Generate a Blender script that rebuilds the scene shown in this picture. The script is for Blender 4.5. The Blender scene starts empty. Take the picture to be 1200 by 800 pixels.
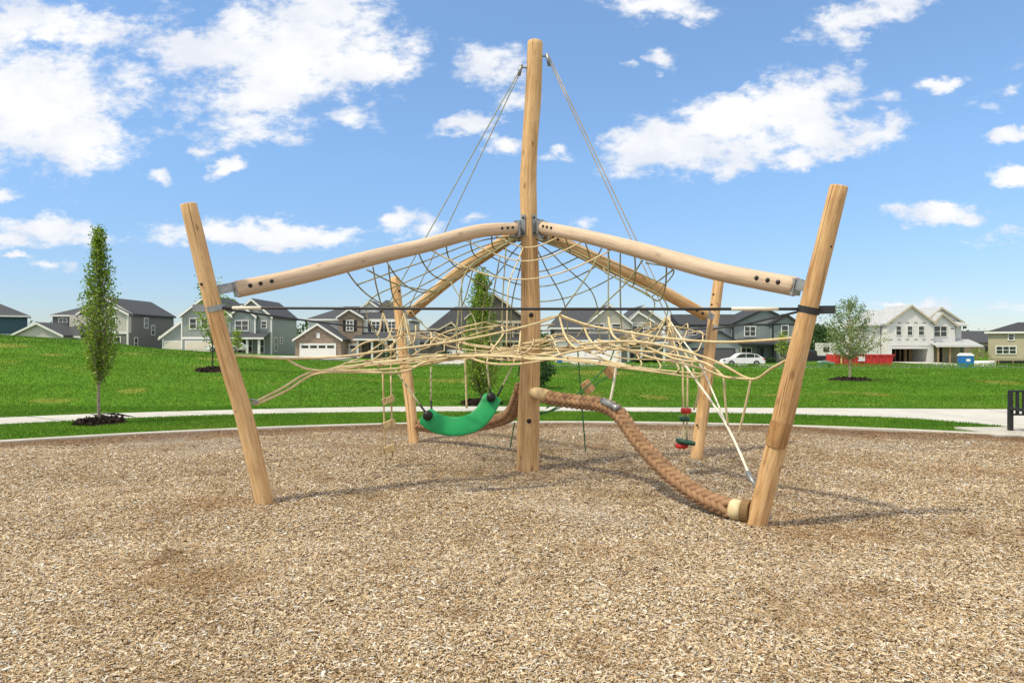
import bpy, math, random
import numpy as np
from mathutils import Vector, Matrix
random.seed(7); rng = np.random.default_rng(11)
R = math.radians
sc = bpy.context.scene
COL = sc.collection
H = 1.6            # eye height in metres
F = 800.0          # focal length in photo pixels (24 mm lens)
SUN_EL, SUN_AZ = R(57), math.atan2(-0.87, -0.49)     # direction TO the sun (x, y)

def at(px, py, d): return Vector(((px-600)/F*d, d, H-(py-400)/F*d))
def gp(px, py, z=0.0):
    d = (H-z)*F/(py-400); return Vector(((px-600)/F*d, d, z))
def zat(py, d): return H-(py-400)/F*d
def xat(px, d): return (px-600)/F*d

# ------------------------------------------------------------------ materials
def newmat(name):
    m = bpy.data.materials.new(name); m.use_nodes = True
    nt = m.node_tree; nt.nodes.clear()
    out = nt.nodes.new('ShaderNodeOutputMaterial'); b = nt.nodes.new('ShaderNodeBsdfPrincipled')
    nt.links.new(b.outputs[0], out.inputs[0])
    return m, nt, b
def N(nt, typ, **kw):
    n = nt.nodes.new(typ)
    for k, v in kw.items():
        if k in n.inputs.keys(): n.inputs[k].default_value = v
        else: setattr(n, k, v)
    return n
def L(nt, a, b): nt.links.new(a, b)
def ramp(nt, stops, fac=None, interp='LINEAR'):
    n = nt.nodes.new('ShaderNodeValToRGB'); n.color_ramp.interpolation = interp
    e = n.color_ramp.elements
    while len(e) < len(stops): e.new(0.5)
    for i, (p, c) in enumerate(stops):
        e[i].position = p
        e[i].color = (*c, 1) if len(c) == 3 else c
    if fac is not None: L(nt, fac, n.inputs[0])
    return n
def math_(nt, op, a, b=None, c=None):
    n = nt.nodes.new('ShaderNodeMath'); n.operation = op
    for i, v in enumerate((a, b, c)):
        if v is None: continue
        if isinstance(v, (int, float)): n.inputs[i].default_value = v
        else: L(nt, v, n.inputs[i])
    return n.outputs[0]
def mixc(nt, fac, a, b, mode='MIX'):
    n = nt.nodes.new('ShaderNodeMix'); n.data_type = 'RGBA'; n.blend_type = mode
    if isinstance(fac, (int, float)): n.inputs['Factor'].default_value = fac
    else: L(nt, fac, n.inputs['Factor'])
    for s, v in ((6, a), (7, b)):
        if isinstance(v, tuple): n.inputs[s].default_value = (*v, 1)
        else: L(nt, v, n.inputs[s])
    return n.outputs[2]
def coords(nt, which='Object', scale=(1, 1, 1), attr=None):
    m = nt.nodes.new('ShaderNodeMapping'); m.inputs['Scale'].default_value = scale
    if attr:
        a = nt.nodes.new('ShaderNodeAttribute'); a.attribute_name = attr; L(nt, a.outputs['Vector'], m.inputs[0])
    else:
        t = nt.nodes.new('ShaderNodeTexCoord'); L(nt, t.outputs[which], m.inputs[0])
    return m.outputs[0]
def noise(nt, vec, scale, detail=4, rough=.6):
    n = N(nt, 'ShaderNodeTexNoise', Scale=scale, Detail=detail, Roughness=rough); L(nt, vec, n.inputs['Vector']); return n.outputs[0]
def bump(nt, b, h, strength=.4, dist=.02):
    n = N(nt, 'ShaderNodeBump', Strength=strength, Distance=dist); L(nt, h, n.inputs['Height']); L(nt, n.outputs[0], b.inputs['Normal'])

def simple(name, col, rough=.6, metal=0, var=.12, nscale=6, bmp=0, spec=.4):
    m, nt, b = newmat(name)
    v = coords(nt)
    n = noise(nt, v, nscale, 5)
    lo = tuple(c*(1-var) for c in col); hi = tuple(min(1, c*(1+var)) for c in col)
    r = ramp(nt, [(.3, lo), (.7, hi)], n); L(nt, r.outputs[0], b.inputs['Base Color'])
    b.inputs['Roughness'].default_value = rough; b.inputs['Metallic'].default_value = metal
    b.inputs['Specular IOR Level'].default_value = spec
    if bmp: bump(nt, b, n, bmp, .01)
    return m

def wood_mat(name, cols, silver=0.0):
    m, nt, b = newmat(name)
    v = coords(nt, attr='grain', scale=(16, 16, .9)); n1 = noise(nt, v, 2.0, 6, .65)
    v2 = coords(nt, attr='grain', scale=(60, 60, 2.2)); n2 = noise(nt, v2, 2.0, 3, .6)
    v3 = coords(nt, attr='grain', scale=(3, 3, 1.1)); n3 = noise(nt, v3, 1.3, 3, .5)
    r = ramp(nt, [(.33, cols[0]), (.5, cols[1]), (.66, cols[2])], n1)
    c = mixc(nt, math_(nt, 'MULTIPLY', ramp(nt, [(.52, (0, 0, 0)), (.72, (1, 1, 1))], n2).outputs[0], .55), r.outputs[0], tuple(x*.45 for x in cols[0]))
    c = mixc(nt, math_(nt, 'MULTIPLY', ramp(nt, [(.4, (0, 0, 0)), (.7, (1, 1, 1))], n3).outputs[0], .45), c, tuple(min(1, x*1.25) for x in cols[2]))
    # drying checks: thin long dark cracks
    vc = coords(nt, attr='grain', scale=(38, 38, .55)); nc = noise(nt, vc, 1.6, 2, .5)
    ck = ramp(nt, [(.66, (0, 0, 0)), (.70, (1, 1, 1))], nc); c = mixc(nt, math_(nt, 'MULTIPLY', ck.outputs[0], .8), c, (.12, .065, .03))
    vs_ = coords(nt, attr='grain', scale=(9, 9, 2.6)); ns_ = noise(nt, vs_, 1.8, 5, .7)
    c = mixc(nt, math_(nt, 'MULTIPLY', ramp(nt, [(.56, (0, 0, 0)), (.74, (1, 1, 1))], ns_).outputs[0], .5), c, (.36, .17, .06))
    # knots
    vk = coords(nt, attr='grain', scale=(7, 7, 3.2)); vo = N(nt, 'ShaderNodeTexVoronoi', Scale=1.0); L(nt, vk, vo.inputs['Vector'])
    k = ramp(nt, [(.0, (1, 1, 1)), (.09, (.75, .75, .75)), (.17, (0, 0, 0))], vo.outputs['Distance'])
    c = mixc(nt, math_(nt, 'MULTIPLY', k.outputs[0], .75), c, (.17, .085, .035))
    if silver:
        g = nt.nodes.new('ShaderNodeNewGeometry'); sx = nt.nodes.new('ShaderNodeSeparateXYZ')
        va = coords(nt, attr='grain', scale=(5, 5, .5)); nn = noise(nt, va, 1.5, 4)
        c = mixc(nt, math_(nt, 'MULTIPLY', nn, silver), c, (.55, .47, .40))
    L(nt, c, b.inputs['Base Color']); b.inputs['Roughness'].default_value = .72; b.inputs['Specular IOR Level'].default_value = .25
    bump(nt, b, math_(nt, 'ADD', n1, math_(nt, 'MULTIPLY', n2, .6)), .5, .012)
    return m
WOOD = wood_mat('peeled_wood', [(.33, .17, .07), (.54, .32, .145), (.66, .45, .24)])
WOODB = wood_mat('weathered_wood', [(.38, .23, .13), (.54, .37, .23), (.62, .46, .32)], .75)

def rope_mat(name, a, c, dirt=.2):
    m, nt, b = newmat(name)
    v = coords(nt); n = noise(nt, v, 9, 4); n2 = noise(nt, v, 90, 2)
    r = ramp(nt, [(.3, a), (.65, c)], n); cc = mixc(nt, math_(nt, 'MULTIPLY', n2, dirt), r.outputs[0], tuple(x*.35 for x in a))
    L(nt, cc, b.inputs['Base Color']); b.inputs['Roughness'].default_value = .85; b.inputs['Specular IOR Level'].default_value = .15
    bump(nt, b, n2, .5, .004)
    return m
ROPE = rope_mat('beige_rope', (.55, .41, .21), (.72, .60, .38))
ROPEW = rope_mat('white_rope', (.70, .64, .52), (.82, .78, .68))
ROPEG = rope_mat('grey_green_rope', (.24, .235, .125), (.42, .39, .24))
ROPEGR = rope_mat('green_rope', (.03, .14, .06), (.08, .24, .10))
ROPETAN = rope_mat('rope_whipping', (.48, .33, .17), (.60, .45, .26))
ROPET = rope_mat('tan_hawser', (.28, .155, .085), (.43, .262, .15), .45)
CABLE = simple('black_cable', (.018, .018, .02), .5)
STEEL = simple('galvanised_steel', (.30, .31, .32), .45, .6, .25, 14)
DARKST = simple('dark_steel', (.05, .05, .052), .45, .6)
BOLT = simple('black_bolt', (.012, .011, .01), .45, .2)
GREENP = simple('green_rubber', (.010, .27, .08), .5, 0, .16, 7, .05, .35)
REDP = simple('red_plastic', (.50, .03, .025), .45); DGREENP = simple('dark_green_plastic', (.012, .07, .04), .45)
CONC = simple('concrete', (.44, .41, .36), .85, 0, .14, 2.2, .15)
CONC2 = simple('pale_concrete', (.47, .45, .415), .85, 0, .1, .9, .1)
ASPH = simple('asphalt', (.13, .13, .13), .9, 0, .2, 3)
MULCH = simple('dark_mulch', (.030, .018, .013), .95, 0, .6, 26, .9)
BARK = simple('grey_bark', (.24, .20, .155), .85, 0, .3, 22, .4)

def vcol_mat(name, stops, rough=.8, trans=0.0, spec=.2, patch=None, stretch=1):
    """colour from the per-piece random value stored with the mesh"""
    m, nt, b = newmat(name)
    a = nt.nodes.new('ShaderNodeAttribute'); a.attribute_name = 'rnd'
    r = ramp(nt, stops, a.outputs['Fac']); c = r.outputs[0]
    if patch:
        t = nt.nodes.new('ShaderNodeTexCoord')
        for sc_, lo, hi, col, amt in patch:
            mp = nt.nodes.new('ShaderNodeMapping'); mp.inputs['Scale'].default_value = (stretch, 1, 1); L(nt, t.outputs['Object'], mp.inputs[0])
            n = noise(nt, mp.outputs[0], sc_, 4, .55)
            f = ramp(nt, [(lo, (0, 0, 0)), (hi, (1, 1, 1))], n).outputs[0]
            c = mixc(nt, math_(nt, 'MULTIPLY', f, amt), c, col)
    L(nt, c, b.inputs['Base Color']); b.inputs['Roughness'].default_value = rough; b.inputs['Specular IOR Level'].default_value = spec
    if trans:
        out = [n for n in nt.nodes if n.type == 'OUTPUT_MATERIAL'][0]
        tr = nt.nodes.new('ShaderNodeBsdfTranslucent'); L(nt, mixc(nt, .35, c, (.25, .42, .03)), tr.inputs[0])
        ms = nt.nodes.new('ShaderNodeMixShader'); ms.inputs[0].default_value = trans
        L(nt, b.outputs[0], ms.inputs[1]); L(nt, tr.outputs[0], ms.inputs[2]); L(nt, ms.outputs[0], out.inputs[0])
    return m
CHIPSTOPS = [(0, (.085, .052, .030)), (.16, (.20, .125, .068)), (.36, (.38, .26, .145)), (.56, (.52, .39, .245)), (.76, (.62, .51, .365)), (.9, (.72, .645, .54)), (1, (.57, .55, .52))]
CHIP = vcol_mat('wood_chip', CHIPSTOPS, .85, patch=[(.55, .54, .70, (.27, .15, .06), .55), (.23, .55, .68, (.52, .49, .46), .28), (1.7, .58, .72, (.17, .09, .04), .6), (.8, .52, .68, (.24, .15, .07), .42)])
CHIP.node_tree.nodes['Principled BSDF'].inputs['Specular IOR Level'].default_value = .03
GRASSC = vcol_mat('grass_blade', stretch=.45, stops= [(0, (.035, .10, .005)), (.45, (.075, .188, .008)), (.8, (.12, .265, .012)), (1, (.21, .33, .025))], rough=.55, trans=.25, spec=.3,
                  patch=[(.28, .585, .69, (.27, .26, .055), .7), (.09, .45, .62, (.032, .105, .006), .6), (.9, .5, .64, (.16, .27, .018), .55), (.13, .55, .7, (.15, .20, .03), .5)])
LEAF = vcol_mat('leaf', [(0, (.04, .09, .008)), (.4, (.13, .23, .018)), (.8, (.27, .38, .035)), (1, (.48, .54, .15))], .5, .45, .4)
LEAFS = vcol_mat('silvery_leaf', [(0, (.035, .07, .015)), (.4, (.10, .17, .035)), (.8, (.20, .28, .08)), (1, (.42, .47, .28))], .55, .25, .4)
LEAFD = vcol_mat('dark_leaf', [(0, (.010, .028, .010)), (.5, (.025, .065, .018)), (1, (.06, .12, .03))], .6, .15, .3)

def lawn_mat():
    m, nt, b = newmat('lawn')
    v = coords(nt)
    n = noise(nt, v, .25, 5, .6); n2 = noise(nt, v, 5, 6, .7); n3 = noise(nt, v, .28, 4, .55)
    r = ramp(nt, [(.32, (.040, .11, .005)), (.5, (.075, .178, .008)), (.68, (.115, .24, .012))], n2)
    c = mixc(nt, math_(nt, 'MULTIPLY', ramp(nt, [(.4, (0, 0, 0)), (.65, (1, 1, 1))], n).outputs[0], .4), r.outputs[0], (.10, .21, .010))
    c = mixc(nt, math_(nt, 'MULTIPLY', ramp(nt, [(.585, (0, 0, 0)), (.69, (1, 1, 1))], n3).outputs[0], .6), c, (.26, .24, .055))
    L(nt, c, b.inputs['Base Color']); b.inputs['Roughness'].default_value = .9; b.inputs['Specular IOR Level'].default_value = .1
    bump(nt, b, n2, .8, .06)
    return m
LAWN = lawn_mat()
def chipground_mat():
    m, nt, b = newmat('wood_chip_bed')
    v = coords(nt, scale=(1, 1, 1))
    wv = nt.nodes.new('ShaderNodeVectorMath'); wv.operation = 'ADD'; L(nt, v, wv.inputs[0])
    nz = N(nt, 'ShaderNodeTexNoise', Scale=20., Detail=2.); L(nt, v, nz.inputs['Vector'])
    sc_ = nt.nodes.new('ShaderNodeVectorMath'); sc_.operation = 'SCALE'; sc_.inputs['Scale'].default_value = .03; L(nt, nz.outputs['Color'], sc_.inputs[0]); L(nt, sc_.outputs[0], wv.inputs[1])
    vo = N(nt, 'ShaderNodeTexVoronoi', Scale=62.); L(nt, wv.outputs[0], vo.inputs['Vector'])
    sep = nt.nodes.new('ShaderNodeSeparateColor'); L(nt, vo.outputs['Color'], sep.inputs[0])
    r = ramp(nt, CHIPSTOPS, sep.outputs[0])
    c = mixc(nt, ramp(nt, [(.3, (0, 0, 0)), (.75, (1, 1, 1))], vo.outputs['Distance']).outputs[0], r.outputs[0], (.07, .04, .02))
    for s, lo, hi, col, amt in ((.55, .54, .70, (.27, .15, .06), .55), (.23, .55, .68, (.52, .49, .46), .28), (1.7, .58, .72, (.17, .09, .04), .6), (.8, .52, .68, (.24, .15, .07), .42)):
        f = ramp(nt, [(lo, (0, 0, 0)), (hi, (1, 1, 1))], noise(nt, v, s, 4, .55)).outputs[0]
        c = mixc(nt, math_(nt, 'MULTIPLY', f, amt), c, col)
    # a darker band just inside the kerb, its edge broken up by noise
    t = nt.nodes.new('ShaderNodeVectorMath'); t.operation = 'DISTANCE'; L(nt, v, t.inputs[0]); t.inputs[1].default_value = (.83, -3.3, 0)
    e = math_(nt, 'ADD', t.outputs['Value'], math_(nt, 'MULTIPLY', noise(nt, v, .9, 3), 1.0))
    f = ramp(nt, [(.0, (0, 0, 0)), (1, (1, 1, 1))], math_(nt, 'MULTIPLY', math_(nt, 'SUBTRACT', e, 16.2), 1.5)).outputs[0]
    c = mixc(nt, math_(nt, 'MULTIPLY', f, .72), c, (.13, .065, .038))
    L(nt, c, b.inputs['Base Color']); b.inputs['Roughness'].default_value = .95; b.inputs['Specular IOR Level'].default_value = .1
    bump(nt, b, vo.outputs['Distance'], .8, .02)
    return m
CHIPBED = chipground_mat()

def siding(name, col, axis='Z', pitch=.18, var=.06, depth=.35):
    m, nt, b = newmat(name)
    t = nt.nodes.new('ShaderNodeTexCoord'); s = nt.nodes.new('ShaderNodeSeparateXYZ'); L(nt, t.outputs['Object'], s.inputs[0])
    if axis == 'Z':
        f = math_(nt, 'FRACT', math_(nt, 'DIVIDE', s.outputs[2], pitch)); line = ramp(nt, [(.0, (1, 1, 1)), (.16, (0, 0, 0))], f)
    else:
        f = math_(nt, 'FRACT', math_(nt, 'DIVIDE', math_(nt, 'ADD', s.outputs[0], s.outputs[1]), pitch)); line = ramp(nt, [(.0, (1, 1, 1)), (.1, (1, 1, 1)), (.14, (0, 0, 0))], f)
    n = noise(nt, t.outputs['Object'], .8, 4)
    r = ramp(nt, [(.3, tuple(c*(1-var) for c in col)), (.7, tuple(min(1, c*(1+var)) for c in col))], n)
    c = mixc(nt, math_(nt, 'MULTIPLY', line.outputs[0], depth), r.outputs[0], tuple(x*.55 for x in col))
    L(nt, c, b.inputs['Base Color']); b.inputs['Roughness'].default_value = .75
    bump(nt, b, f, .3, .02)
    return m
def brick_mat(name, c1, c2, mort, scale=1.0):
    m, nt, b = newmat(name)
    t = nt.nodes.new('ShaderNodeTexCoord'); s = nt.nodes.new('ShaderNodeSeparateXYZ'); L(nt, t.outputs['Object'], s.inputs[0])
    cb = nt.nodes.new('ShaderNodeCombineXYZ'); L(nt, math_(nt, 'ADD', s.outputs[0], s.outputs[1]), cb.inputs[0]); L(nt, s.outputs[2], cb.inputs[1])
    br = nt.nodes.new('ShaderNodeTexBrick'); L(nt, cb.outputs[0], br.inputs['Vector'])
    br.inputs['Color1'].default_value = (*c1, 1); br.inputs['Color2'].default_value = (*c2, 1); br.inputs['Mortar'].default_value = (*mort, 1)
    br.inputs['Scale'].default_value = scale; br.inputs['Brick Width'].default_value = .42; br.inputs['Row Height'].default_value = .15; br.inputs['Mortar Size'].default_value = .015
    n = noise(nt, t.outputs['Object'], 1.6, 4)
    c = mixc(nt, math_(nt, 'MULTIPLY', n, .5), br.outputs[0], tuple(x*.6 for x in c1))
    L(nt, c, b.inputs['Base Color']); b.inputs['Roughness'].default_value = .85
    return m
def shingle(name, col):
    m, nt, b = newmat(name)
    t = nt.nodes.new('ShaderNodeTexCoord')
    s = nt.nodes.new('ShaderNodeSeparateXYZ'); L(nt, t.outputs['Object'], s.inputs[0])
    f = math_(nt, 'FRACT', math_(nt, 'DIVIDE', s.outputs[2], .12))
    n = noise(nt, coords(nt, scale=(1, 1, 3)), 3.0, 5, .7)
    r = ramp(nt, [(.3, tuple(c*.7 for c in col)), (.7, tuple(c*1.35 for c in col))], n)
    c = mixc(nt, math_(nt, 'MULTIPLY', ramp(nt, [(0, (1, 1, 1)), (.25, (0, 0, 0))], f).outputs[0], .4), r.outputs[0], tuple(x*.5 for x in col))
    L(nt, c, b.inputs['Base Color']); b.inputs['Roughness'].default_value = .9
    return m
def glass_mat(name='window_glass'):
    m, nt, b = newmat(name)
    n = noise(nt, coords(nt), .7, 3); r = ramp(nt, [(.35, (.010, .014, .018)), (.7, (.05, .06, .065))], n)
    L(nt, r.outputs[0], b.inputs['Base Color']); b.inputs['Roughness'].default_value = .06; b.inputs['Specular IOR Level'].default_value = .7
    return m
GLASS = glass_mat()
SHING = shingle('charcoal_shingle', (.050, .053, .063)); SHINGB = shingle('black_shingle', (.032, .034, .04)); UNDER = shingle('grey_underlayment', (.38, .39, .41))
WHITE = simple('white_trim', (.74, .73, .70), .6, 0, .05); BLACKTR = simple('dark_trim', (.022, .024, .028), .5)
DOORW = siding('white_garage_panel', (.72, .71, .68), 'Z', .55, .04, .35); DOORB = siding('beige_garage_panel', (.60, .55, .46), 'Z', .55, .04, .35); DOORD = siding('dark_garage_panel', (.07, .072, .08), 'Z', .55)
NAVY = siding('navy_siding', (.035, .085, .115)); GREYS = siding('grey_siding', (.16, .155, .15)); BATW = siding('pale_batten', (.50, .46, .42), 'X', .4)
SAGE = siding('sage_siding', (.245, .275, .262)); SAGEB = siding('sage_batten', (.22, .255, .25), 'X', .4); WHSIDE = siding('white_siding', (.66, .66, .64)); LGREY = siding('light_grey_siding', (.42, .43, .43))
BROWN = siding('dark_brown_batten', (.085, .073, .06), 'X', .4); BEIGE = siding('beige_siding', (.42, .39, .335)); TAN = siding('tan_siding', (.42, .37, .26))
TANTRIM = simple('tan_trim', (.46, .40, .30), .7)
BRICK = brick_mat('brown_brick', (.21, .135, .095), (.33, .25, .18), (.38, .34, .29))
WRAP = simple('white_house_wrap', (.66, .63, .63), .55, 0, .07, 1.2); WRAPMARK = simple('wrap_print', (.10, .10, .11), .6)
STUD = simple('timber_framing', (.36, .24, .13), .8, 0, .3, 3); RECSHADE = simple('painted_recess_shade', (.03, .026, .022), .9)  # near-black stands in for shade in the porch recess, openings and garage
SHUT = simple('black_shutter', (.018, .014, .018), .5); DOORBL = simple('dark_front_door', (.02, .018, .017), .4); STONE = brick_mat('stone_base', (.22, .19, .16), (.32, .29, .25), (.3, .28, .25))

# ------------------------------------------------------------------ mesh builder
class MB:
    def __init__(s): s.v = []; s.f = []; s.g = []
    def add(s, verts, faces, grain=None):
        o = len(s.v); s.v += [tuple(p) for p in verts]; s.f += [tuple(i+o for i in f) for f in faces]
        s.g += [tuple(p) for p in (grain if grain is not None else verts)]
        return s
    def box(s, x0, x1, y0, y1, z0, z1):
        return s.add([(x0, y0, z0), (x1, y0, z0), (x1, y1, z0), (x0, y1, z0), (x0, y0, z1), (x1, y0, z1), (x1, y1, z1), (x0, y1, z1)],
                     [(0, 3, 2, 1), (4, 5, 6, 7), (0, 1, 5, 4), (1, 2, 6, 5), (2, 3, 7, 6), (3, 0, 4, 7)])
    def obox(s, c, ax, ay, az):
        c, ax, ay, az = map(Vector, (c, ax, ay, az)); p = []
        for k in (-1, 1):
            for i, j in ((-1, -1), (1, -1), (1, 1), (-1, 1)): p.append(c+ax*i+ay*j+az*k)
        return s.add(p, [(0, 3, 2, 1), (4, 5, 6, 7), (0, 1, 5, 4), (1, 2, 6, 5), (2, 3, 7, 6), (3, 0, 4, 7)])
    def prism(s, poly, d0, d1, axis='Y'):
        """polygon (x,z) extruded along Y (or (y,z) along X)"""
        n = len(poly); mk = (lambda a, b, d: (a, d, b)) if axis == 'Y' else (lambda a, b, d: (d, a, b))
        v = [mk(a, b, d0) for a, b in poly]+[mk(a, b, d1) for a, b in poly]
        return s.add(v, [tuple(range(n)), tuple(range(2*n-1, n-1, -1))]+[(i, i+n, (i+1) % n+n, (i+1) % n) for i in range(n)])
    def tube(s, pts, r, n=8, cap=True, wob=0, squash=None):
        pts = [Vector(p) for p in pts]; m = len(pts)
        rr = r if isinstance(r, (list, tuple)) else [r]*m
        t0 = (pts[1]-pts[0]).normalized(); u = t0.orthogonal().normalized()
        v = []; g = []; length = 0
        for i, p in enumerate(pts):
            t = (pts[min(i+1, m-1)]-pts[max(i-1, 0)]).normalized()
            u = (u-t*u.dot(t)).normalized(); w = t.cross(u)
            if i: length += (pts[i]-pts[i-1]).length
            for k in range(n):
                a = 2*math.pi*k/n; q = rr[i]*(1+(wob*math.sin(2*a+i*.35)+wob*.6*math.sin(3*a+1.3+i*.21) if wob else 0))
                v.append(p+(u*math.cos(a)+w*math.sin(a))*q); g.append((math.cos(a)*rr[i], math.sin(a)*rr[i], length))
        f = [(i*n+k, i*n+(k+1) % n, (i+1)*n+(k+1) % n, (i+1)*n+k) for i in range(m-1) for k in range(n)]
        if cap: f += [tuple(range(n-1, -1, -1)), tuple(range((m-1)*n, m*n))]
        return s.add(v, f, g)
    def build(s, name, mat, parent=None, smooth=False, grain=False, off=None):
        me = bpy.data.meshes.new(name); me.from_pydata([tuple(p) for p in s.v], [], s.f); me.update()
        if grain:
            a = me.attributes.new('grain', 'FLOAT_VECTOR', 'POINT')
            o = off or (random.random()*20, random.random()*20, random.random()*20)
            a.data.foreach_set('vector', np.array([(x+o[0], y+o[1], z+o[2]) for x, y, z in s.g], dtype=np.float32).ravel())
        if smooth: me.polygons.foreach_set('use_smooth', [True]*len(me.polygons))
        me.materials.append(mat)
        return link(name, me, parent)
def link(name, me, parent=None):
    o = bpy.data.objects.new(name, me); COL.objects.link(o)
    if parent is not None:
        o.parent = parent
        if parent.type == 'EMPTY' and parent.parent is None: o.matrix_parent_inverse = Matrix.Translation(parent.location).inverted()
        elif parent.parent is not None: pass
    return o
def tag(o, label=None, cat=None, group=None, kind=None):
    if label: o['label'] = label
    if cat: o['category'] = cat
    if group: o['group'] = group
    if kind: o['kind'] = kind
    return o
def empty(name, loc, label, cat, group=None):
    o = bpy.data.objects.new(name, None); COL.objects.link(o); o.location = loc; o.empty_display_size = .2
    return tag(o, label, cat, group)
def copy_tree(o, parent=None):
    c = o.copy(); COL.objects.link(c); c.parent = parent
    for ch in o.children: copy_tree(ch, c)
    return c
def spline(pts, n=8):
    pts = [Vector(p) for p in pts]
    if len(pts) == 2: return [pts[0].lerp(pts[1], i/n) for i in range(n+1)]
    out = []
    for i in range(len(pts)-1):
        p0 = pts[max(i-1, 0)]; p1 = pts[i]; p2 = pts[i+1]; p3 = pts[min(i+2, len(pts)-1)]
        for k in range(n):
            t = k/n
            out.append(.5*((2*p1)+(p2-p0)*t+(2*p0-5*p1+4*p2-p3)*t*t+(3*p1-p0-3*p2+p3)*t**3))
    out.append(pts[-1]); return out
def np_mesh(name, V, Fq, mat, rnd=None, k=4, kind=None, parent=None, label=None, cat=None):
    """V (n,3), Fq (m,k) fast mesh"""
    me = bpy.data.meshes.new(name)
    me.vertices.add(len(V)); me.vertices.foreach_set('co', np.asarray(V, np.float32).ravel())
    m = len(Fq); me.loops.add(m*k); me.loops.foreach_set('vertex_index', np.asarray(Fq, np.int32).ravel())
    me.polygons.add(m); me.polygons.foreach_set('loop_start', np.arange(0, m*k, k, dtype=np.int32))
    me.update(calc_edges=True)
    if rnd is not None:
        a = me.attributes.new('rnd', 'FLOAT', 'POINT'); a.data.foreach_set('value', np.asarray(rnd, np.float32))
    me.materials.append(mat)
    o = link(name, me, parent)
    return tag(o, label, cat, None, kind)

# ------------------------------------------------------------------ terrain
CX, CY, RK = .83, -3.3, 16.66          # circle of the playground kerb
_px = [-400, 0, 60, 120, 190, 250, 300, 345, 400, 500, 600, 700, 800, 900, 1000, 1200, 1600]
_cr = [386, 393, 397, 401, 409, 414, 418, 421, 424, 429, 432, 433, 435, 435.5, 434.5, 434, 434]
_t = (np.array(_px)-600)/F; _zc = H-(np.array(_cr)-400)/F*33
_ph = [-400, 0, 100, 200, 270, 345, 400, 500, 600, 700, 1200, 1600]; _zh = [3.5, 2.3, 1.2, .3, .1, -.45, -.6, -1.1, -1.2, -1.25, -1.35, -1.3]
_th = (np.array(_ph)-600)/F
def terrain(X, Y):
    X = np.asarray(X, float); Y = np.asarray(Y, float)
    t = X/np.maximum(Y, 8.); zc = np.interp(t, _t, _zc); zh = np.interp(t, _th, _zh)
    s = np.clip((Y-15.9)/(33-15.9), 0, 1); s = .6*s+.4*s*s*(3-2*s)
    z1 = zc*s
    q = np.clip((Y-33)/(84-33), 0, 1); z2 = zc+(zh-zc)*q**.85
    q3 = np.clip((Y-112)/300, 0, 1); z3 = zh+(-5-zh)*q3
    z = np.where(Y < 33, z1, np.where(Y < 112, z2, z3))
    z = z-.22*np.exp(-((Y-72.5)/8.5)**2)*np.clip((t+.45)/.3, 0, 1)
    bumpy = .03*np.sin(X*.9+1.3*np.sin(Y*.5))*np.sin(Y*.7+.4)
    z = z+np.where((Y > 18) & (Y < 60), bumpy, 0)
    r = np.hypot(X-CX, Y-CY)
    z = np.where(r < RK+.02, -.07, z)
    return z
def tz(x, y): return float(terrain(x, y))
def hit(px, py):
    for d in np.arange(12, 140, .1):
        if H-(py-400)/F*d <= tz(xat(px, d), d): return Vector((xat(px, d), d, tz(xat(px, d), d)))
    return at(px, py, 60)

xs = np.concatenate([np.linspace(-1800, -70, 18)[:-1], np.arange(-70, -24, 2.), np.arange(-24, 24, .5), np.arange(24, 70, 2.), np.linspace(70, 1800, 18)])
ys = np.concatenate([np.linspace(-300, -22, 8)[:-1], np.arange(-22, 40, .5), np.arange(40, 115, 1.5), np.linspace(115, 2500, 26)])
GX, GY = np.meshgrid(xs, ys); GZ = terrain(GX, GY)
V = np.stack([GX.ravel(), GY.ravel(), GZ.ravel()], 1); nx = len(xs); ny = len(ys)
I = (np.arange(ny-1)[:, None]*nx+np.arange(nx-1)[None]).ravel()
g = np_mesh('ground', V, np.stack([I, I+1, I+nx+1, I+nx], 1), LAWN, kind='structure')
g.data.polygons.foreach_set('use_smooth', [True]*len(g.data.polygons))

def add_spots(mat, spots):
    """straw-coloured dried-out places in the turf"""
    nt = mat.node_tree; b = [n for n in nt.nodes if n.type == 'BSDF_PRINCIPLED'][0]; src = b.inputs['Base Color'].links[0].from_socket
    t = nt.nodes.new('ShaderNodeTexCoord'); nn_ = noise(nt, t.outputs['Object'], 1.6, 4, .6); c = src
    for (p, rx, ry) in spots:
        m_ = nt.nodes.new('ShaderNodeMapping'); m_.vector_type = 'TEXTURE'; m_.inputs['Location'].default_value = (p.x, p.y, p.z); m_.inputs['Scale'].default_value = (rx, ry, 40); L(nt, t.outputs['Object'], m_.inputs[0])
        ln = nt.nodes.new('ShaderNodeVectorMath'); ln.operation = 'LENGTH'; L(nt, m_.outputs[0], ln.inputs[0])
        f = ramp(nt, [(.0, (0, 0, 0)), (.35, (1, 1, 1))], math_(nt, 'SUBTRACT', math_(nt, 'ADD', 1.0, math_(nt, 'MULTIPLY', math_(nt, 'SUBTRACT', nn_, .5), 1.6)), ln.outputs['Value']))
        c = mixc(nt, math_(nt, 'MULTIPLY', f.outputs[0], .5), c, (.30, .27, .06))
    L(nt, c, b.inputs['Base Color'])
SPOTS = [(hit(*q), rx, ry) for q, rx, ry in (((1168, 448), .75, 1.1), ((1026, 462), .55, .8), ((985, 460), .5, .5), ((688, 462), .55, .7), ((768, 466), .5, .7), ((10, 405), 1.1, .8), ((62, 416), .5, .6), ((155, 458), .4, .5), ((60, 470), .7, .4), ((700, 436), 1.6, 2.5), ((830, 440), 1.0, 1.6), ((255, 421), .9, .9), ((540, 446), .8, .9), ((910, 463), .6, .5))]
add_spots(LAWN, SPOTS); add_spots(GRASSC, SPOTS)
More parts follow.
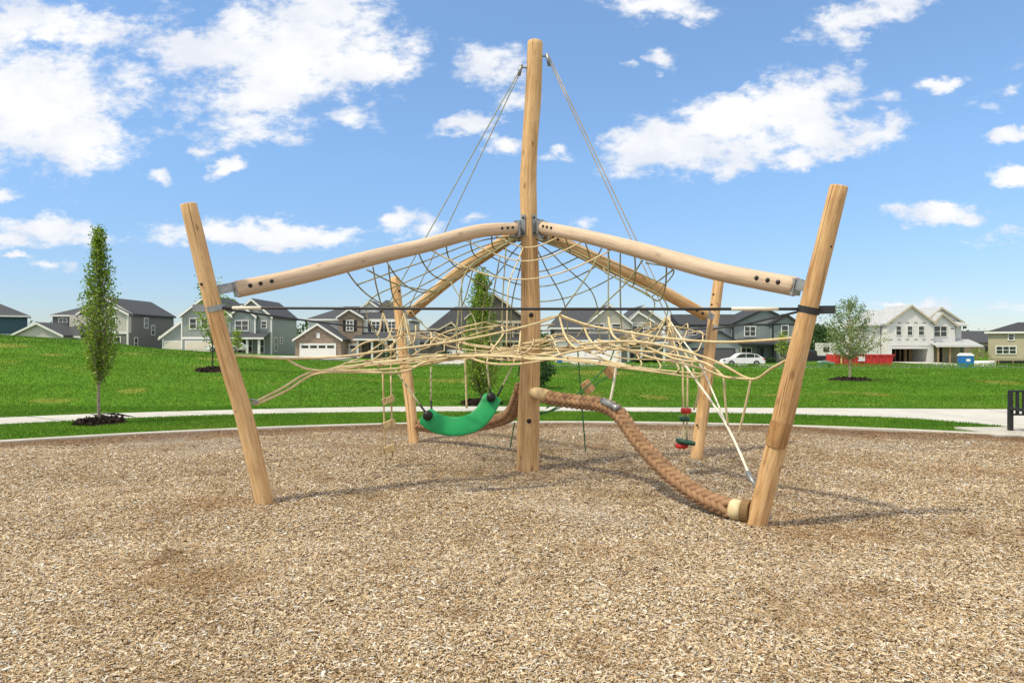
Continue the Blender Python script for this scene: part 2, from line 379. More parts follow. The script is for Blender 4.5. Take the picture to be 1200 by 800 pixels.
def chip_z(X, Y):
    return .016*np.sin(X*1.7+np.sin(Y*1.3))+.014*np.sin(Y*2.1+1.1*np.sin(X*.9))+.008*np.sin(3.7*X+2.2*Y)+.006*np.sin(6.1*Y+2*np.sin(2.3*X))
# chip bed: polar sheet
rr = np.concatenate([[0.001], np.linspace(.3, RK-.08, 110)]); aa = np.linspace(0, 2*np.pi, 241)[:-1]
A, B = np.meshgrid(aa, rr); PX = CX+B*np.cos(A); PY = CY+B*np.sin(A); PZ = chip_z(PX, PY)
na = len(aa); V = np.stack([PX.ravel(), PY.ravel(), PZ.ravel()], 1)
F_ = [(i*na+k, i*na+(k+1) % na, (i+1)*na+(k+1) % na, (i+1)*na+k) for i in range(len(rr)-1) for k in range(na)]
o = np_mesh('playground_surface', V, np.array(F_), CHIPBED, kind='structure'); o.data.polygons.foreach_set('use_smooth', [True]*len(F_))
# kerb ring
mb = MB(); n = 360; prof = [(RK-.08, -.1), (RK-.075, .03), (RK-.06, .042), (RK+.04, .042), (RK+.055, .03), (RK+.06, -.1)]
v = []
for i in range(n):
    a = 2*math.pi*i/n
    for r_, z_ in prof: v.append((CX+r_*math.cos(a), CY+r_*math.sin(a), z_))
m_ = len(prof)
mb.add(v, [(i*m_+k, i*m_+k+1, ((i+1) % n)*m_+k+1, ((i+1) % n)*m_+k) for i in range(n) for k in range(m_-1)])
tag(mb.build('playground_kerb', CONC), kind='structure')
# footpath
def pathpt(px, py): p = gp(px, py); return p.x, p.y
near = [(-30, 2)]+[pathpt(*q) for q in ((0, 497.4), (120, 491.5), (240, 486.8), (360, 484), (480, 482.6), (600, 482), (690, 482), (800, 483.3), (960, 486.5), (1060, 490), (1120, 494.5))]+[(10.5, 11.2), (13, 9), (15.2, 5.6)]
far = [(-31, 3.6)]+[pathpt(*q) for q in ((0, 489.7), (120, 485), (240, 481.4), (360, 478.8), (480, 477.2), (600, 477), (690, 477.6), (800, 478), (960, 478.6), (1060, 479.2), (1120, 479.6), (1180, 479.8))]+[(15, 15.9), (30, 15.4)]
def resample(P, n):
    P = np.array(P); d = np.concatenate([[0], np.cumsum(np.hypot(*np.diff(P, axis=0).T))]); s = np.linspace(0, d[-1], n)
    return np.stack([np.interp(s, d, P[:, 0]), np.interp(s, d, P[:, 1])], 1)
far2 = far[:-1]+[(17.5, 15.8)]
near_c = [tuple(p)[:2] for p in spline([(x, y, 0) for x, y in near], 6)]; far_c = [tuple(p)[:2] for p in spline([(x, y, 0) for x, y in far2], 6)]
nn, ff = resample(near_c, 140), resample(far_c, 140)
mb = MB(); PATH = []
v = []
for a, b in zip(nn, ff):
    PATH.append((a, b))
    z0 = max(tz(*a), 0)+.012; z1 = max(tz(*b), 0)+.012
    v += [(a[0], a[1], -.1), (a[0], a[1], z0), (b[0], b[1], z1), (b[0], b[1], -.1)]
mb.add(v, [(i*4+k, i*4+k+1, i*4+k+5, i*4+k+4) for i in range(139) for k in range(3)])
tag(mb.build('footpath', CONC2), kind='structure')
mb = MB()
for i in range(2, 138, 5):
    a, b = Vector((*nn[i], max(tz(*nn[i]), 0)+.016)), Vector((*ff[i], max(tz(*ff[i]), 0)+.016)); t = (Vector((nn[i+1][0], nn[i+1][1], a.z))-a).normalized()*.012
    mb.add([a-t, a+t, b+t, b-t], [(0, 1, 2, 3)])
tag(mb.build('footpath_joints', simple('dark_joint_line', (.16, .15, .14), .9)), kind='structure')  # plain dark grey lines for the slab joints

# ------------------------------------------------------------------ wood chips (stuff)
def chips():
    P = []
    def scatter(y0, y1, dens, halfk=.84):
        xm = halfk*y1; nn_ = int(dens*2*xm*(y1-y0)); x = rng.uniform(-xm, xm, nn_); y = rng.uniform(y0, y1, nn_)
        k = (np.abs(x) < halfk*y+.4) & (np.hypot(x-CX, y-CY) < RK-.12); P.append(np.stack([x[k], y[k]], 1))
    for y0, y1, dn in ((2.4, 4, 22000), (4, 5.5, 14500), (5.5, 7.5, 8000), (7.5, 10, 3200), (10, 13.6, 900)): scatter(y0, y1, dn)
    P = np.concatenate(P); n = len(P)
    ln = rng.lognormal(math.log(.0138), .45, n).clip(.007, .065)*(1+.05*(P[:, 1]-3)); wd = rng.uniform(.18, .42, n)*ln; wd = wd.clip(.004, .018); th = rng.uniform(.15, .4, n)*wd+.001
    yaw = rng.uniform(0, 2*np.pi, n); pit = rng.normal(0, .28, n); rol = rng.normal(0, .45, n)
    cy, sy, cp, sp, cr, sr = np.cos(yaw), np.sin(yaw), np.cos(pit), np.sin(pit), np.cos(rol), np.sin(rol)
    ex = np.stack([cy*cp, sy*cp, sp], 1)*(ln/2)[:, None]
    ey = np.stack([-sy*cr+cy*sp*sr*-1, cy*cr-sy*sp*sr, cp*sr], 1)*(wd/2)[:, None]
    ez = np.cross(ex, ey); ez /= np.linalg.norm(ez, axis=1)[:, None]; ez *= (th)[:, None]
    c = np.stack([P[:, 0], P[:, 1], chip_z(P[:, 0], P[:, 1])+rng.uniform(.001, .016, n)], 1)
    tap = rng.uniform(.3, 1, n)[:, None]
    V = np.stack([c-ex-ey, c+ex-ey*tap, c+ex+ey*tap, c-ex+ey, c-ex*.8+ez, c+ex*.75+ez], 1)
    base = (np.arange(n)*6)[:, None]
    Q = np.concatenate([base+np.array([[0, 1, 5, 4]]), base+np.array([[2, 3, 4, 5]])])
    rnd = np.clip(rng.normal(.55, .30, n), 0, 1)
    # chips turn darker in the ring nearest the kerb
    edge = np.hypot(P[:, 0]-CX, P[:, 1]-CY); rnd = np.where(edge > RK-1.0, rnd*.5*rng.uniform(.5, 1.1, n), rnd)
    return np_mesh('wood_chips', V.reshape(-1, 3), Q, CHIP, np.repeat(rnd, 6), kind='stuff', label='loose pale brown wood chips covering the play area', cat='wood chips')
chips()

# ------------------------------------------------------------------ grass blades (stuff)
nd = np.array([p[0] for p in PATH]); fd = np.array([p[1] for p in PATH])
def on_path(x, y):
    yn = np.interp(x, near_s[:, 0], near_s[:, 1]); yf = np.interp(x, far_s[:, 0], far_s[:, 1])
    return (y > yn-.02) & (y < yf+.02)
near_s = np.array(nn); near_s = near_s[np.argsort(near_s[:, 0])]; far_s = np.array(ff); far_s = far_s[np.argsort(far_s[:, 0])]
MULCHES = []     # (x, y, r)
def grass(extra):
    P = []
    for y0, y1, dn in ((9, 12, 1500), (12, 14.2, 1700), (14.2, 16.5, 1500), (16.5, 20, 520), (20, 26, 300), (26, 36, 150), (36, 50, 50)):
        xm = .80*y1; k_ = int(dn*2*xm*(y1-y0)); x = rng.uniform(-xm, xm, k_); y = rng.uniform(y0, y1, k_)
        r = np.hypot(x-CX, y-CY); k = (np.abs(x) < .8*y) & (r > RK+.09) & ~on_path(x, y)
        for mx, my, mr in extra: k &= ((x-mx)**2+(y-my)**2 > (mr*(1+.1*np.sin(5*np.arctan2(y-my, x-mx))))**2)
        P.append(np.stack([x[k], y[k]], 1))
    P = np.concatenate(P); n = len(P); z = np.maximum(terrain(P[:, 0], P[:, 1]), -.02)
    far_ = np.clip((P[:, 1]-15)/20, 0, 1)
    h = rng.uniform(.025, .06, n)*(1+.25*far_); w = rng.uniform(.004, .008, n)*(1+3.2*far_)
    a = rng.uniform(0, 2*np.pi, n); lean = rng.normal(0, .55, n)*h; la = rng.uniform(0, 2*np.pi, n)
    c = np.stack([P[:, 0], P[:, 1], z-.005], 1); e = np.stack([np.cos(a)*w, np.sin(a)*w, 0*a], 1)
    tip = c+np.stack([np.cos(la)*lean, np.sin(la)*lean, h], 1)
    V = np.stack([c-e, c+e, tip], 1).reshape(-1, 3); Q = np.arange(3*n).reshape(-1, 3)
    rnd = np.clip(rng.normal(.5, .17, n)+.12*np.sin(P[:, 0]*1.7)*np.sin(P[:, 1]*2.3), 0, 1)
    np_mesh('lawn_grass', V, Q, GRASSC, np.repeat(rnd, 3), k=3, kind='stuff', label='short bright green lawn grass on the bank and verge', cat='grass')

# ------------------------------------------------------------------ climbing frame
cb = gp(619, 550)                       # pole base
DC = cb.y
frame = empty('climbing_frame', (cb.x, cb.y, 0), 'peeled log climbing frame with tall central pole and four leaning posts', 'climbing frame')
def log(name, pts, radii, parent, mat=WOOD, n=22, sub=8):
    p = spline(pts, sub); r = list(np.interp(np.linspace(0, 1, len(p)), np.linspace(0, 1, len(radii)), radii))
    # rounded ends
    d0 = (p[1]-p[0]).normalized(); d1 = (p[-1]-p[-2]).normalized()
    p = [p[0]-d0*.012]+p+[p[-1]+d1*.010]; r = [r[0]*.9]+r+[r[-1]*.9]
    return MB().tube(p, r, n, True, .018).build(name, mat, parent, True, True)
PB = .135
polepts = [at(619, 555, DC), at(619, 500, DC), at(621, 430, DC), at(622, 380, DC), at(621, 310, DC), at(619.5, 250, DC), at(619, 210, DC), at(621.5, 160, DC), at(625, 110, DC), at(627, 50, DC)]
pole = log('centre_pole', polepts, [.142, .138, .125, .122, .112, .104, .104, .1, .1, .096], frame)
def mid(a, b, t): return Vector(a).lerp(Vector(b), t)
posts_def = {'FL': ((310, 590), (221, 240), 6.45, [.084, .084, .084, .078, .072]), 'FR': ((886, 615), (983, 219), 5.5, [.088, .087, .086, .077, .070]),
             'BL': ((485, 517), (463, 326), 11.7, [.085, .085, .09, .08, .075]), 'BR': ((816, 536), (843, 322), 9.95, [.088, .085, .088, .08, .075])}
PBASE, PTOP, POST = {}, {}, {}
for k, (b, t, dt, rad) in posts_def.items():
    p0 = gp(*b); p0.z = 0; p1 = at(*t, dt); ax = (p1-p0).normalized(); PBASE[k], PTOP[k] = p0, p1
    wig = ax.orthogonal()*.012
    POST[k] = log('post', [p0-ax*.15, mid(p0, p1, .3)+wig, mid(p0, p1, .55)-wig*.6, p1], rad, frame)
    POST[k]['label'] = {'FL': 'leaning post in front on the left', 'FR': 'leaning post nearest the viewer with a dark knot ring', 'BL': 'leaning post behind the swing seat', 'BR': 'leaning post behind the hanging discs'}[k]
def on_post(k, z):
    p0, p1 = PBASE[k], PTOP[k]; t = (z-p0.z)/(p1.z-p0.z); return p0.lerp(p1, t)
# beams
beam_px = {'FL': [(604, 268), (560, 271), (500, 287), (440, 301), (350, 324), (277, 339)], 'FR': [(636, 267), (690, 278), (760, 296), (840, 318), (932, 336)],
           'BL': [(603, 275), (570, 297), (530, 325), (482, 366)], 'BR': [(640, 275), (690, 300), (760, 333), (826, 369)]}
beam_d = {'FL': (8.42, 6.72), 'FR': (8.40, 5.86), 'BL': (8.66, 11.25), 'BR': (8.66, 9.62)}
BEAM = {}
for k, px in beam_px.items():
    d0, d1 = beam_d[k]; n = len(px)
    # perspective-correct depth along the beam
    x0, x1 = px[0][0], px[-1][0]; pts = []
    for (x, y) in px:
        s = (x-x0)/(x1-x0); d = 1/((1-s)/d0+s/d1); pts.append(at(x, y, d))
    BEAM[k] = pts
    b = log('beam', pts, [.075, .081, .086, .084] if k[0] == 'F' else [.078, .085, .085, .08], frame, WOODB if k[0] == 'F' else WOOD, 20, 8)
    ax = (pts[-1]-pts[-2]).normalized(); e = pts[-1]; q = on_post(k, e.z); dq = (q-e)
    # steel bracket between beam end and post, and one at the pole
    up = Vector((0, 0, 1)); side = ax.cross(up).normalized(); upp = side.cross(ax)
    L_ = max(.06, dq.length/2)
    mb = MB().obox(e.lerp(q, .45), ax*L_*.95, side*.010, upp*.046).obox(e+ax*.012, ax*.012, side*.066, upp*.072)
    mb.build('bracket', STEEL, b)
    s_ = (pts[1]-pts[0]).normalized(); p_ = pts[0]-s_*.05
    MB().obox(p_, s_*.07, s_.cross(up).normalized()*.012, up*.10).obox(pts[0]-s_*.008, s_*.012, s_.cross(up).normalized()*.082, up*.085).build('bracket', STEEL, b)
    def bolt_at(pos, nrm, r=.014, h=.012, par=b):
        nrm = Vector(nrm).normalized(); MB().tube([pos-nrm*.01, pos+nrm*h*.5, pos+nrm*h], [r, r, r*.55], 12).build('bolt', BOLT, par, True)
    for j, off in enumerate((.12, .22, .33) if k[0] == 'F' else (.10, .20)):
        for end, dr in ((pts[-1], (pts[-2]-pts[-1]).normalized()), (pts[0], (pts[1]-pts[0]).normalized())):
            c = end+dr*off*(1 if end is pts[-1] else .72); nr = Vector((-c.x, -c.y, .25)); nr = (nr-dr*nr.dot(dr)).normalized()
            bolt_at(c+nr*.080, nr, .021 if end is pts[-1] else .016)
def bolts(par, pxs, d, r=.016, out=.02):
    for x, y in pxs:
        c = at(x, y, d); nr = Vector((-c.x, -c.y, 0)).normalized(); MB().tube([c, c+nr*out*.6, c+nr*out], [r, r, r*.6], 12).build('bolt', BOLT, par, True)
bolts(pole, [(622.5, 369), (620, 493)], DC-.118, .03, .035)
bolts(pole, [(613, 255), (626, 255), (613, 274), (626, 273)], DC-.102, .014)
for x in (613, 626.5):
    c = at(x, 264, DC-.096); MB().obox(c, (.027, .012 if x > 620 else -.012, 0), (0, .008, 0), (0, 0, .13)).build('bracket', STEEL, pole)
bolts(POST['FL'], [(275, 475), (277, 482)], 6.60, .014); bolts(POST['FR'], [(939, 432), (936, 438)], 5.70, .014); bolts(POST['FR'], [(973, 289)], 5.52, .014); bolts(POST['FL'], [(236, 333)], 6.45, .014)
bolts(POST['FR'], [(900, 574), (898, 582)], 5.90, .014)
bolts(POST['BL'], [(468, 341)], 11.53, .022); bolts(POST['BR'], [(836, 345), (834, 357)], 9.74, .016); bolts(POST['BR'], [(817, 498)], 9.43, .016)
# metal collar on the posts for the cable
for k, py in (('FL', 361), ('FR', 362), ('BL', 388), ('BR', 385)):
    c = on_post(k, zat(py, PTOP[k].y)); ax = (PTOP[k]-PBASE[k]).normalized(); out = Vector((c.x-cb.x, c.y-cb.y, 0)).normalized()
    if k == 'FL': out = Vector((-.98, -.2, .02))
    if k == 'FR': out = Vector((.98, -.2, 0))
    off, hl = {'FL': (.115, .075), 'FR': (.135, .06)}.get(k, (.13, .06))
    MB().tube([c-ax*.028, c+ax*.028], .089 if k[0] == 'F' else .087, 20).obox(c+out*off, out*hl, out.cross(Vector((0, 0, 1))).normalized()*.042, Vector((0, 0, .032))).build('collar', STEEL if k != 'FR' else DARKST, POST[k], False)
# knot ring on the near right post
c = on_post('FR', zat(507, 5.8)); ax = (PTOP['FR']-PBASE['FR']).normalized()
MB().tube([c-ax*.12, c-ax*.07, c, c+ax*.055, c+ax*.10], [.0835, .0880, .0895, .088, .0835], 22, False, .01).build('knot_ring', wood_mat('knot_wood', [(.17, .08, .03), (.33, .17, .065), (.45, .27, .12)]), POST['FR'], True, True)

# ------------------------------------------------------------------ cables & guys
def rope_thing(name, label, cat, paths, mat, r, group=None, n=8, sub=6, base=None):
    mb = MB()
    for p in paths: mb.tube(spline(p, sub), r, n)
    o = mb.build(name, mat, None, True); tag(o, label, cat, group); return o
cz = {k: on_post(k, zat(py, PTOP[k].y+.15)) for k, py in (('FL', 361), ('FR', 362), ('BL', 388), ('BR', 386))}
def cable(a, b, label, sag=.0, r=.011):
    p, q = cz[a], cz[b]; m_ = p.lerp(q, .5)-Vector((0, 0, sag)); o = rope_thing('perimeter_cable', label, 'cable', [[p, m_, q]], CABLE, r, 'perimeter cables between the posts', 8, 8)
    return o
c = cable('FL', 'FR', 'long black cable stretched across the front between the two near leaning posts', .004, .0125)
for t0, t1 in ((.035, .09), (.885, .955)):
    MB().tube(spline([cz['FL'].lerp(cz['FR'], t0), cz['FL'].lerp(cz['FR'], t1)], 2), .0165, 10).build('sleeve', ROPEW, c, True)
cable('FL', 'BL', 'black cable running back along the left side from front post to rear post', .02)
cable('BL', 'BR', 'thin black cable across the back between the two rear posts', .01, .009)
cable('BR', 'FR', 'black cable on the right side from rear post to the nearest post', .02)
apexR = at(781, 370, 9.0); apexL = at(474, 366, 9.1); apexC = at(656, 369, 7.95); apexL2 = at(449, 366, 8.0)
tl = at(611, 79, DC-.02); tr = at(641, 66, DC-.02)
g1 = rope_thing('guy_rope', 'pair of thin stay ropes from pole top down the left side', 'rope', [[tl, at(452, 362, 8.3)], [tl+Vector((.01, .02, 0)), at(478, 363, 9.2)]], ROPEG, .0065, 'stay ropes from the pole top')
MB().tube([at(620, 80, DC), tl], .012, 8).tube([tl+Vector((0, 0, .03)), tl-Vector((.03, 0, .10))], .022, 8).build('shackle', STEEL, g1, True)
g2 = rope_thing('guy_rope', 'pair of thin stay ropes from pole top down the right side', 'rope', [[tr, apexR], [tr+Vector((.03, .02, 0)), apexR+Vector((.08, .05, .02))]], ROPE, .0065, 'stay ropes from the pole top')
MB().tube([at(627, 66, DC), tr], .012, 8).tube([tr+Vector((0, 0, .03)), tr+Vector((.03, 0, -.12))], .022, 8).build('shackle', STEEL, g2, True)

# ------------------------------------------------------------------ upper web
def beam_pt(k, s):
    p = BEAM[k]; sp = spline(p, 10); L0 = [0]
    for i in range(1, len(sp)): L0.append(L0[-1]+(sp[i]-sp[i-1]).length)
    t = s*L0[-1]
    for i in range(1, len(sp)):
        if L0[i] >= t: return sp[i-1].lerp(sp[i], (t-L0[i-1])/(L0[i]-L0[i-1]+1e-9))-Vector((0, 0, .05))
    return sp[-1]
ZLOW = {}
def zl(x, y):
    rx, ry = x-cb.x, y-cb.y; th = math.atan2(ry, rx); r = math.hypot(rx, ry)
    z = 1.47+.045*ry+.045*math.sin(3*th+.6)*r+.015*math.sin(7*th+2*r)
    for ap, am, w in ((apexR, .38, .36), (apexL, .32, .36), (apexC, .26, .32)):
        d2 = (x-ap.x)**2+(y-ap.y)**2; z += am*math.exp(-d2/(2*w*w))
    return z
dark = MB(); light = MB(); clamps = []
def ring_curve(a, b, s, sag, pull):
    p, q = beam_pt(a, s), beam_pt(b, s); out = []
    for i in range(13):
        f = i/12; m_ = p.lerp(q, f); w = 4*f*(1-f)
        c = Vector((cb.x, cb.y, m_.z)); m_ = m_.lerp(c, -pull*w*(1 if s < .3 else .5)); m_.z -= sag*w
        out.append(m_)
    return out
def curve_at(c, f):
    x = f*(len(c)-1); i = min(int(x), len(c)-2); return c[i].lerp(c[i+1], x-i)
sectors = [('FL', 'FR', (.10, .22, .36), (.2, .44), 'front'), ('FL', 'BL', (.1, .19, .29, .40, .52, .66), (.12, .27, .42, .57, .72, .87), 'left'),
           ('BL', 'BR', (.10, .2, .31, .43), (.16, .33, .5, .67, .84), 'back'), ('BR', 'FR', (.12, .22, .33, .45, .58), (.2, .4, .6, .8), 'right')]
for a, b, ss, fs, nm in sectors:
    cur = [ring_curve(a, b, s, .07+.75*s if nm in ('front', 'back') else .05+.42*s, {'front': -.18, 'back': -.15, 'left': .1, 'right': .1}[nm]) for s in ss]
    for i, c in enumerate(cur):
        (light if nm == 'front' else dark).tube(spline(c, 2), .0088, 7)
    for f in fs:
        top = Vector((cb.x, cb.y, beam_pt(a, 0).z-.03))+(curve_at(cur[0], f)-Vector((cb.x, cb.y, curve_at(cur[0], f).z))).normalized()*.1
        line = ([] if nm == 'front' else [top])+[curve_at(c, f) for c in cur]
        clamps += line if nm == 'front' else line[1:]
        e = line[-1]
        if nm in ('front', 'back') or f in (.27, .72, .2, .6):
            dr = Vector((e.x-cb.x, e.y-cb.y, 0)); end = e+dr*(.18 if nm in ('front', 'back') else -.12); end.z = zl(end.x, end.y)+.02
            m_ = e.lerp(end, .35)+dr*.07; line2 = line+[m_, end]
        else: line2 = line
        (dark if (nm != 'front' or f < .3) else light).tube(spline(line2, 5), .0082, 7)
# hand-placed drops from the beams
for P_ in ([at(437, 312, 7.25), at(441, 335, 7.4), at(449, 366, 8.0)], [at(455, 309, 7.4), at(458, 335, 7.7), at(462, 350, 8.2), apexL], [at(430, 316, 7.2), at(465, 333, 8.2), at(500, 340, 9.2), at(512, 341, 9.6)],
           [at(707, 287, 7.8), at(690, 320, 7.6), at(668, 352, 7.5), at(655, 369, 7.95)], [at(713, 292, 7.6), at(713, 375, 7.5), at(715, 400, 7.4)], [at(727, 297, 7.5), at(727, 350, 7.7), at(729, 410, 7.9)],
           [at(753, 305, 7.2), at(735, 330, 7.4), at(700, 365, 7.6), at(676, 395, 7.7)], [at(757, 308, 7.3), at(790, 318, 8.0), at(764, 348, 8.9)], [at(789, 316, 7.0), at(757, 340, 8.3)],
           [at(528, 330, 9.6), at(541, 352, 9.4), at(555, 372, 9.2), at(560, 395, 9.0)], [at(555, 313, 9.1), at(545, 350, 9.2), at(537, 370, 9.3), at(532, 400, 9.3)], [at(541, 325, 9.2), at(541, 405, 9.2)],
           [at(586, 300, 8.4), at(578, 345, 8.3), at(572, 380, 8.2), at(576, 402, 8.1)], [at(593, 290, 8.6), at(589, 350, 8.5), at(588, 392, 8.4), at(584, 408, 8.3)]):
    dark.tube(spline(P_, 6), .0085, 7)
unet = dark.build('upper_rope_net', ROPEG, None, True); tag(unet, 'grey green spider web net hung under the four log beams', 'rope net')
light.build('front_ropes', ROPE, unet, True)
cl_me = None
def clamp_parts(points, parent, r, mat, maxn=90):
    me = None
    for p in points[:maxn]:
        if me is None:
            o = MB().tube([(-r, 0, 0), (-r*.4, 0, 0), (r*.4, 0, 0), (r, 0, 0)], [r*.5, r, r, r*.5], 8).build('clamp', mat, parent, True); me = o.data; o.location = p; continue
        o = bpy.data.objects.new('clamp', me); COL.objects.link(o); o.parent = parent; o.location = p; o.rotation_euler = (0, random.uniform(-1, 1), random.uniform(0, 3))
clamp_parts(clamps, unet, .0125, simple('dull_clamp', (.12, .11, .09), .6))

# ------------------------------------------------------------------ lower net
net = MB(); netcl = []
rings = [.34, .60, .86, 1.12, 1.38, 1.64, 1.90, 2.14, 2.38]
def rmax(th):   # reaches out to the posts, bows in between them
    a = [math.atan2(PBASE[k].y-cb.y, PBASE[k].x-cb.x) for k in PBASE]
    d = min(abs((th-q+math.pi) % (2*math.pi)-math.pi) for q in a); return 1.06-.30*min(1, d/.75)
nrad = 18
def npnt(r, th):
    q = r*rmax(th); x, y = cb.x+q*math.cos(th), cb.y+q*math.sin(th); return Vector((x, y, zl(x, y)))
for r in rings:
    jr = random.uniform(-.06, .06)
    pts = [npnt(r+jr*math.sin(3*i*2*math.pi/48), 2*math.pi*i/48) for i in range(49)]
    # sag between radials
    for i, p in enumerate(pts): p.z -= .018*abs(math.sin(i/48*math.pi*nrad))
    net.tube(pts, .0088, 7)
for j in range(nrad):
    th = 2*math.pi*j/nrad+.17
    pts = [npnt(r, th+.09*math.sin(r*2.2+j)) for r in np.linspace(.2, 2.42, 12)]
    net.tube(spline(pts, 3), .0085, 7)
    netcl += [npnt(r, th+.09*math.sin(r*2.2+j)) for r in rings[1::2]]
lnet = net.build('lower_rope_net', ROPE, None, True); tag(lnet, 'wide tangled beige climbing net slung low around the centre pole', 'rope net')
clamp_parts(netcl, lnet, .015, simple('brown_clamp', (.20, .12, .07), .6), 95)
# border and tie ropes, each traced at its own depth
FLa = on_post('FL', zat(474, 6.75)); FRa = on_post('FR', zat(402, 5.75))
border = [[at(270, 417.5, 6.62), at(287, 417, 6.75), at(335, 420, 6.95), at(400, 417.5, 7.0), at(450, 411, 7.1), at(505, 404, 7.2), at(560, 395, 7.3), at(605, 385, 7.4), at(635, 377, 7.6), apexC],
          [apexC, at(690, 381, 7.6), at(730, 388, 7.3), at(780, 396, 7.0), at(840, 400.5, 6.6), at(890, 399, 6.2), at(938, 395, 5.8)],
          [at(296, 472, 6.72), at(330, 455, 6.9), at(362, 437, 7.0), at(410, 431, 7.2), at(450, 422, 7.4)],
          [at(299, 474, 6.74), at(335, 458, 6.9), at(370, 438, 7.0), at(420, 436, 7.1), at(470, 436, 7.2), at(500, 424, 7.3), at(540, 418, 7.4)],
          [at(335, 420, 6.95), at(364, 433, 7.0), at(420, 434, 7.1), at(480, 430, 7.3), at(545, 417, 7.5)],
          [at(544, 417, 7.4), at(570, 425, 7.2), at(600, 427, 7.15), at(632, 423, 7.15), at(665, 413, 7.2), at(700, 407, 7.3)],
          [at(550, 416, 7.6), at(600, 422, 7.5), at(640, 414, 7.5), at(700, 409, 7.6), at(760, 412, 7.5), at(800, 418, 7.2), at(830, 427, 6.9), at(848, 441, 6.7)],
          [at(680, 403, 7.0), at(740, 400, 6.9), at(790, 408, 6.8), at(840, 424, 6.6), at(880, 444, 6.4), at(905, 431, 6.1), at(925, 420, 5.9)],
          [at(700, 398, 7.2), at(760, 418, 7.0), at(810, 428, 6.8), at(848, 441, 6.7), at(866, 443, 6.5), at(880, 444, 6.4)],
          [at(655, 369, 7.95), at(661, 390, 7.7), at(668, 402, 7.5), at(676, 408, 7.3)], [at(713, 372, 7.5), at(717, 390, 7.3), at(726, 399, 7.1), at(745, 404, 7.0)],
          [at(685, 384, 7.6), at(690, 396, 7.5), at(700, 407, 7.3), at(710, 411, 7.2)], [at(740, 388, 7.4), at(747, 400, 7.3), at(790, 420, 7.0), at(820, 424, 6.9)]]
mb = MB()
for p in border: MB().tube(spline(p, 7), .0122, 8).build('border_rope', ROPE, lnet, True)
for ap, feet in ((apexR, ((757, 392, 8.6), (760, 404, 8.3), (800, 396, 8.9), (813, 429, 8.4), (795, 428, 8.9), (800, 428, 8.2), (788, 428, 9.2))),
                 (apexL2, ((463, 402, 7.8), (442, 393, 7.9))), (apexL, ((482, 404, 8.8), (475, 405, 9.0), (489, 415, 8.8), (458, 410, 9.0)))):
    for f in feet:
        e = at(*f); m_ = ap.lerp(e, .5)+Vector((0, 0, -.05)); MB().tube(spline([ap, m_, e], 5), .0105, 7).build('tent_rope', ROPE, lnet, True)
for P_ in ([(412, 412, 7.6), (424, 403, 7.6), (437, 399, 7.6), (446, 400, 7.7), (458, 409, 7.8), (466, 416, 7.9)], [(420, 433, 7.3), (430, 424, 7.4), (445, 428, 7.5)], [(503, 405, 8.8), (520, 390, 8.6), (566, 378, 8.2), (568, 378, 8.2)],
           [(512, 405, 8.6), (545, 388, 8.3), (583, 382, 8.0)], [(522, 403, 8.4), (555, 392, 8.3), (578, 385, 8.1)], [(568, 378, 8.2), (590, 382, 8.2), (612, 383, 8.6), (650, 380, 9.0)], [(588, 383, 8.1), (590, 390, 7.9), (584, 400, 7.6), (575, 412, 7.5), (570, 425, 7.2)],
           [(575, 403, 7.6), (592, 415, 7.5), (597, 423, 7.4)], [(610, 388, 8.0), (609, 402, 7.8), (606, 415, 7.5), (602, 424, 7.3)], [(632, 376, 8.8), (650, 371, 8.9), (670, 376, 8.9), (690, 384, 8.9)]):
    MB().tube(spline([at(*q) for q in P_], 5), .0105, 7).build('tent_rope', ROPE, lnet, True)
# anchor shackle at front left post and white tie ropes
sh = MB()
for dz in (-.02, .03): sh.tube(spline([at(285, 474, 6.70)+Vector((0, 0, dz)), at(296, 471, 6.71)+Vector((0, 0, dz*.8)), at(303, 471, 6.74)], 4), .009, 8)
sh.build('shackle', STEEL, lnet, True)
wt = MB()
wt.tube(spline([at(800, 424, 7.4), at(848, 492, 6.9), at(879, 558, 6.15)], 6), .0125, 8).tube(spline([apexR, at(800, 398, 8.4), at(822, 430, 7.8), at(850, 494, 6.9)], 6), .0095, 8).build('tie_rope', ROPEW, lnet, True)
MB().tube([at(876, 553, 6.2), at(881, 562, 6.1), at(887, 572, 6.05)], .02, 8).build('shackle', STEEL, lnet, True)
for P_ in ([(848, 441, 6.7), (850, 470, 6.75), (853, 498, 6.8)], [(880, 444, 6.4), (873, 478, 6.5), (865, 510, 6.6)], [(812, 432, 8.0), (819, 455, 8.0), (813, 480, 8.1)], [(545, 418, 7.6), (546, 450, 7.6), (547, 478, 7.6)], [(458, 405, 8.5), (458, 440, 8.5)]):
    MB().tube(spline([at(*q) for q in P_], 5), .011, 7).build('drop_rope', ROPE, lnet, True)

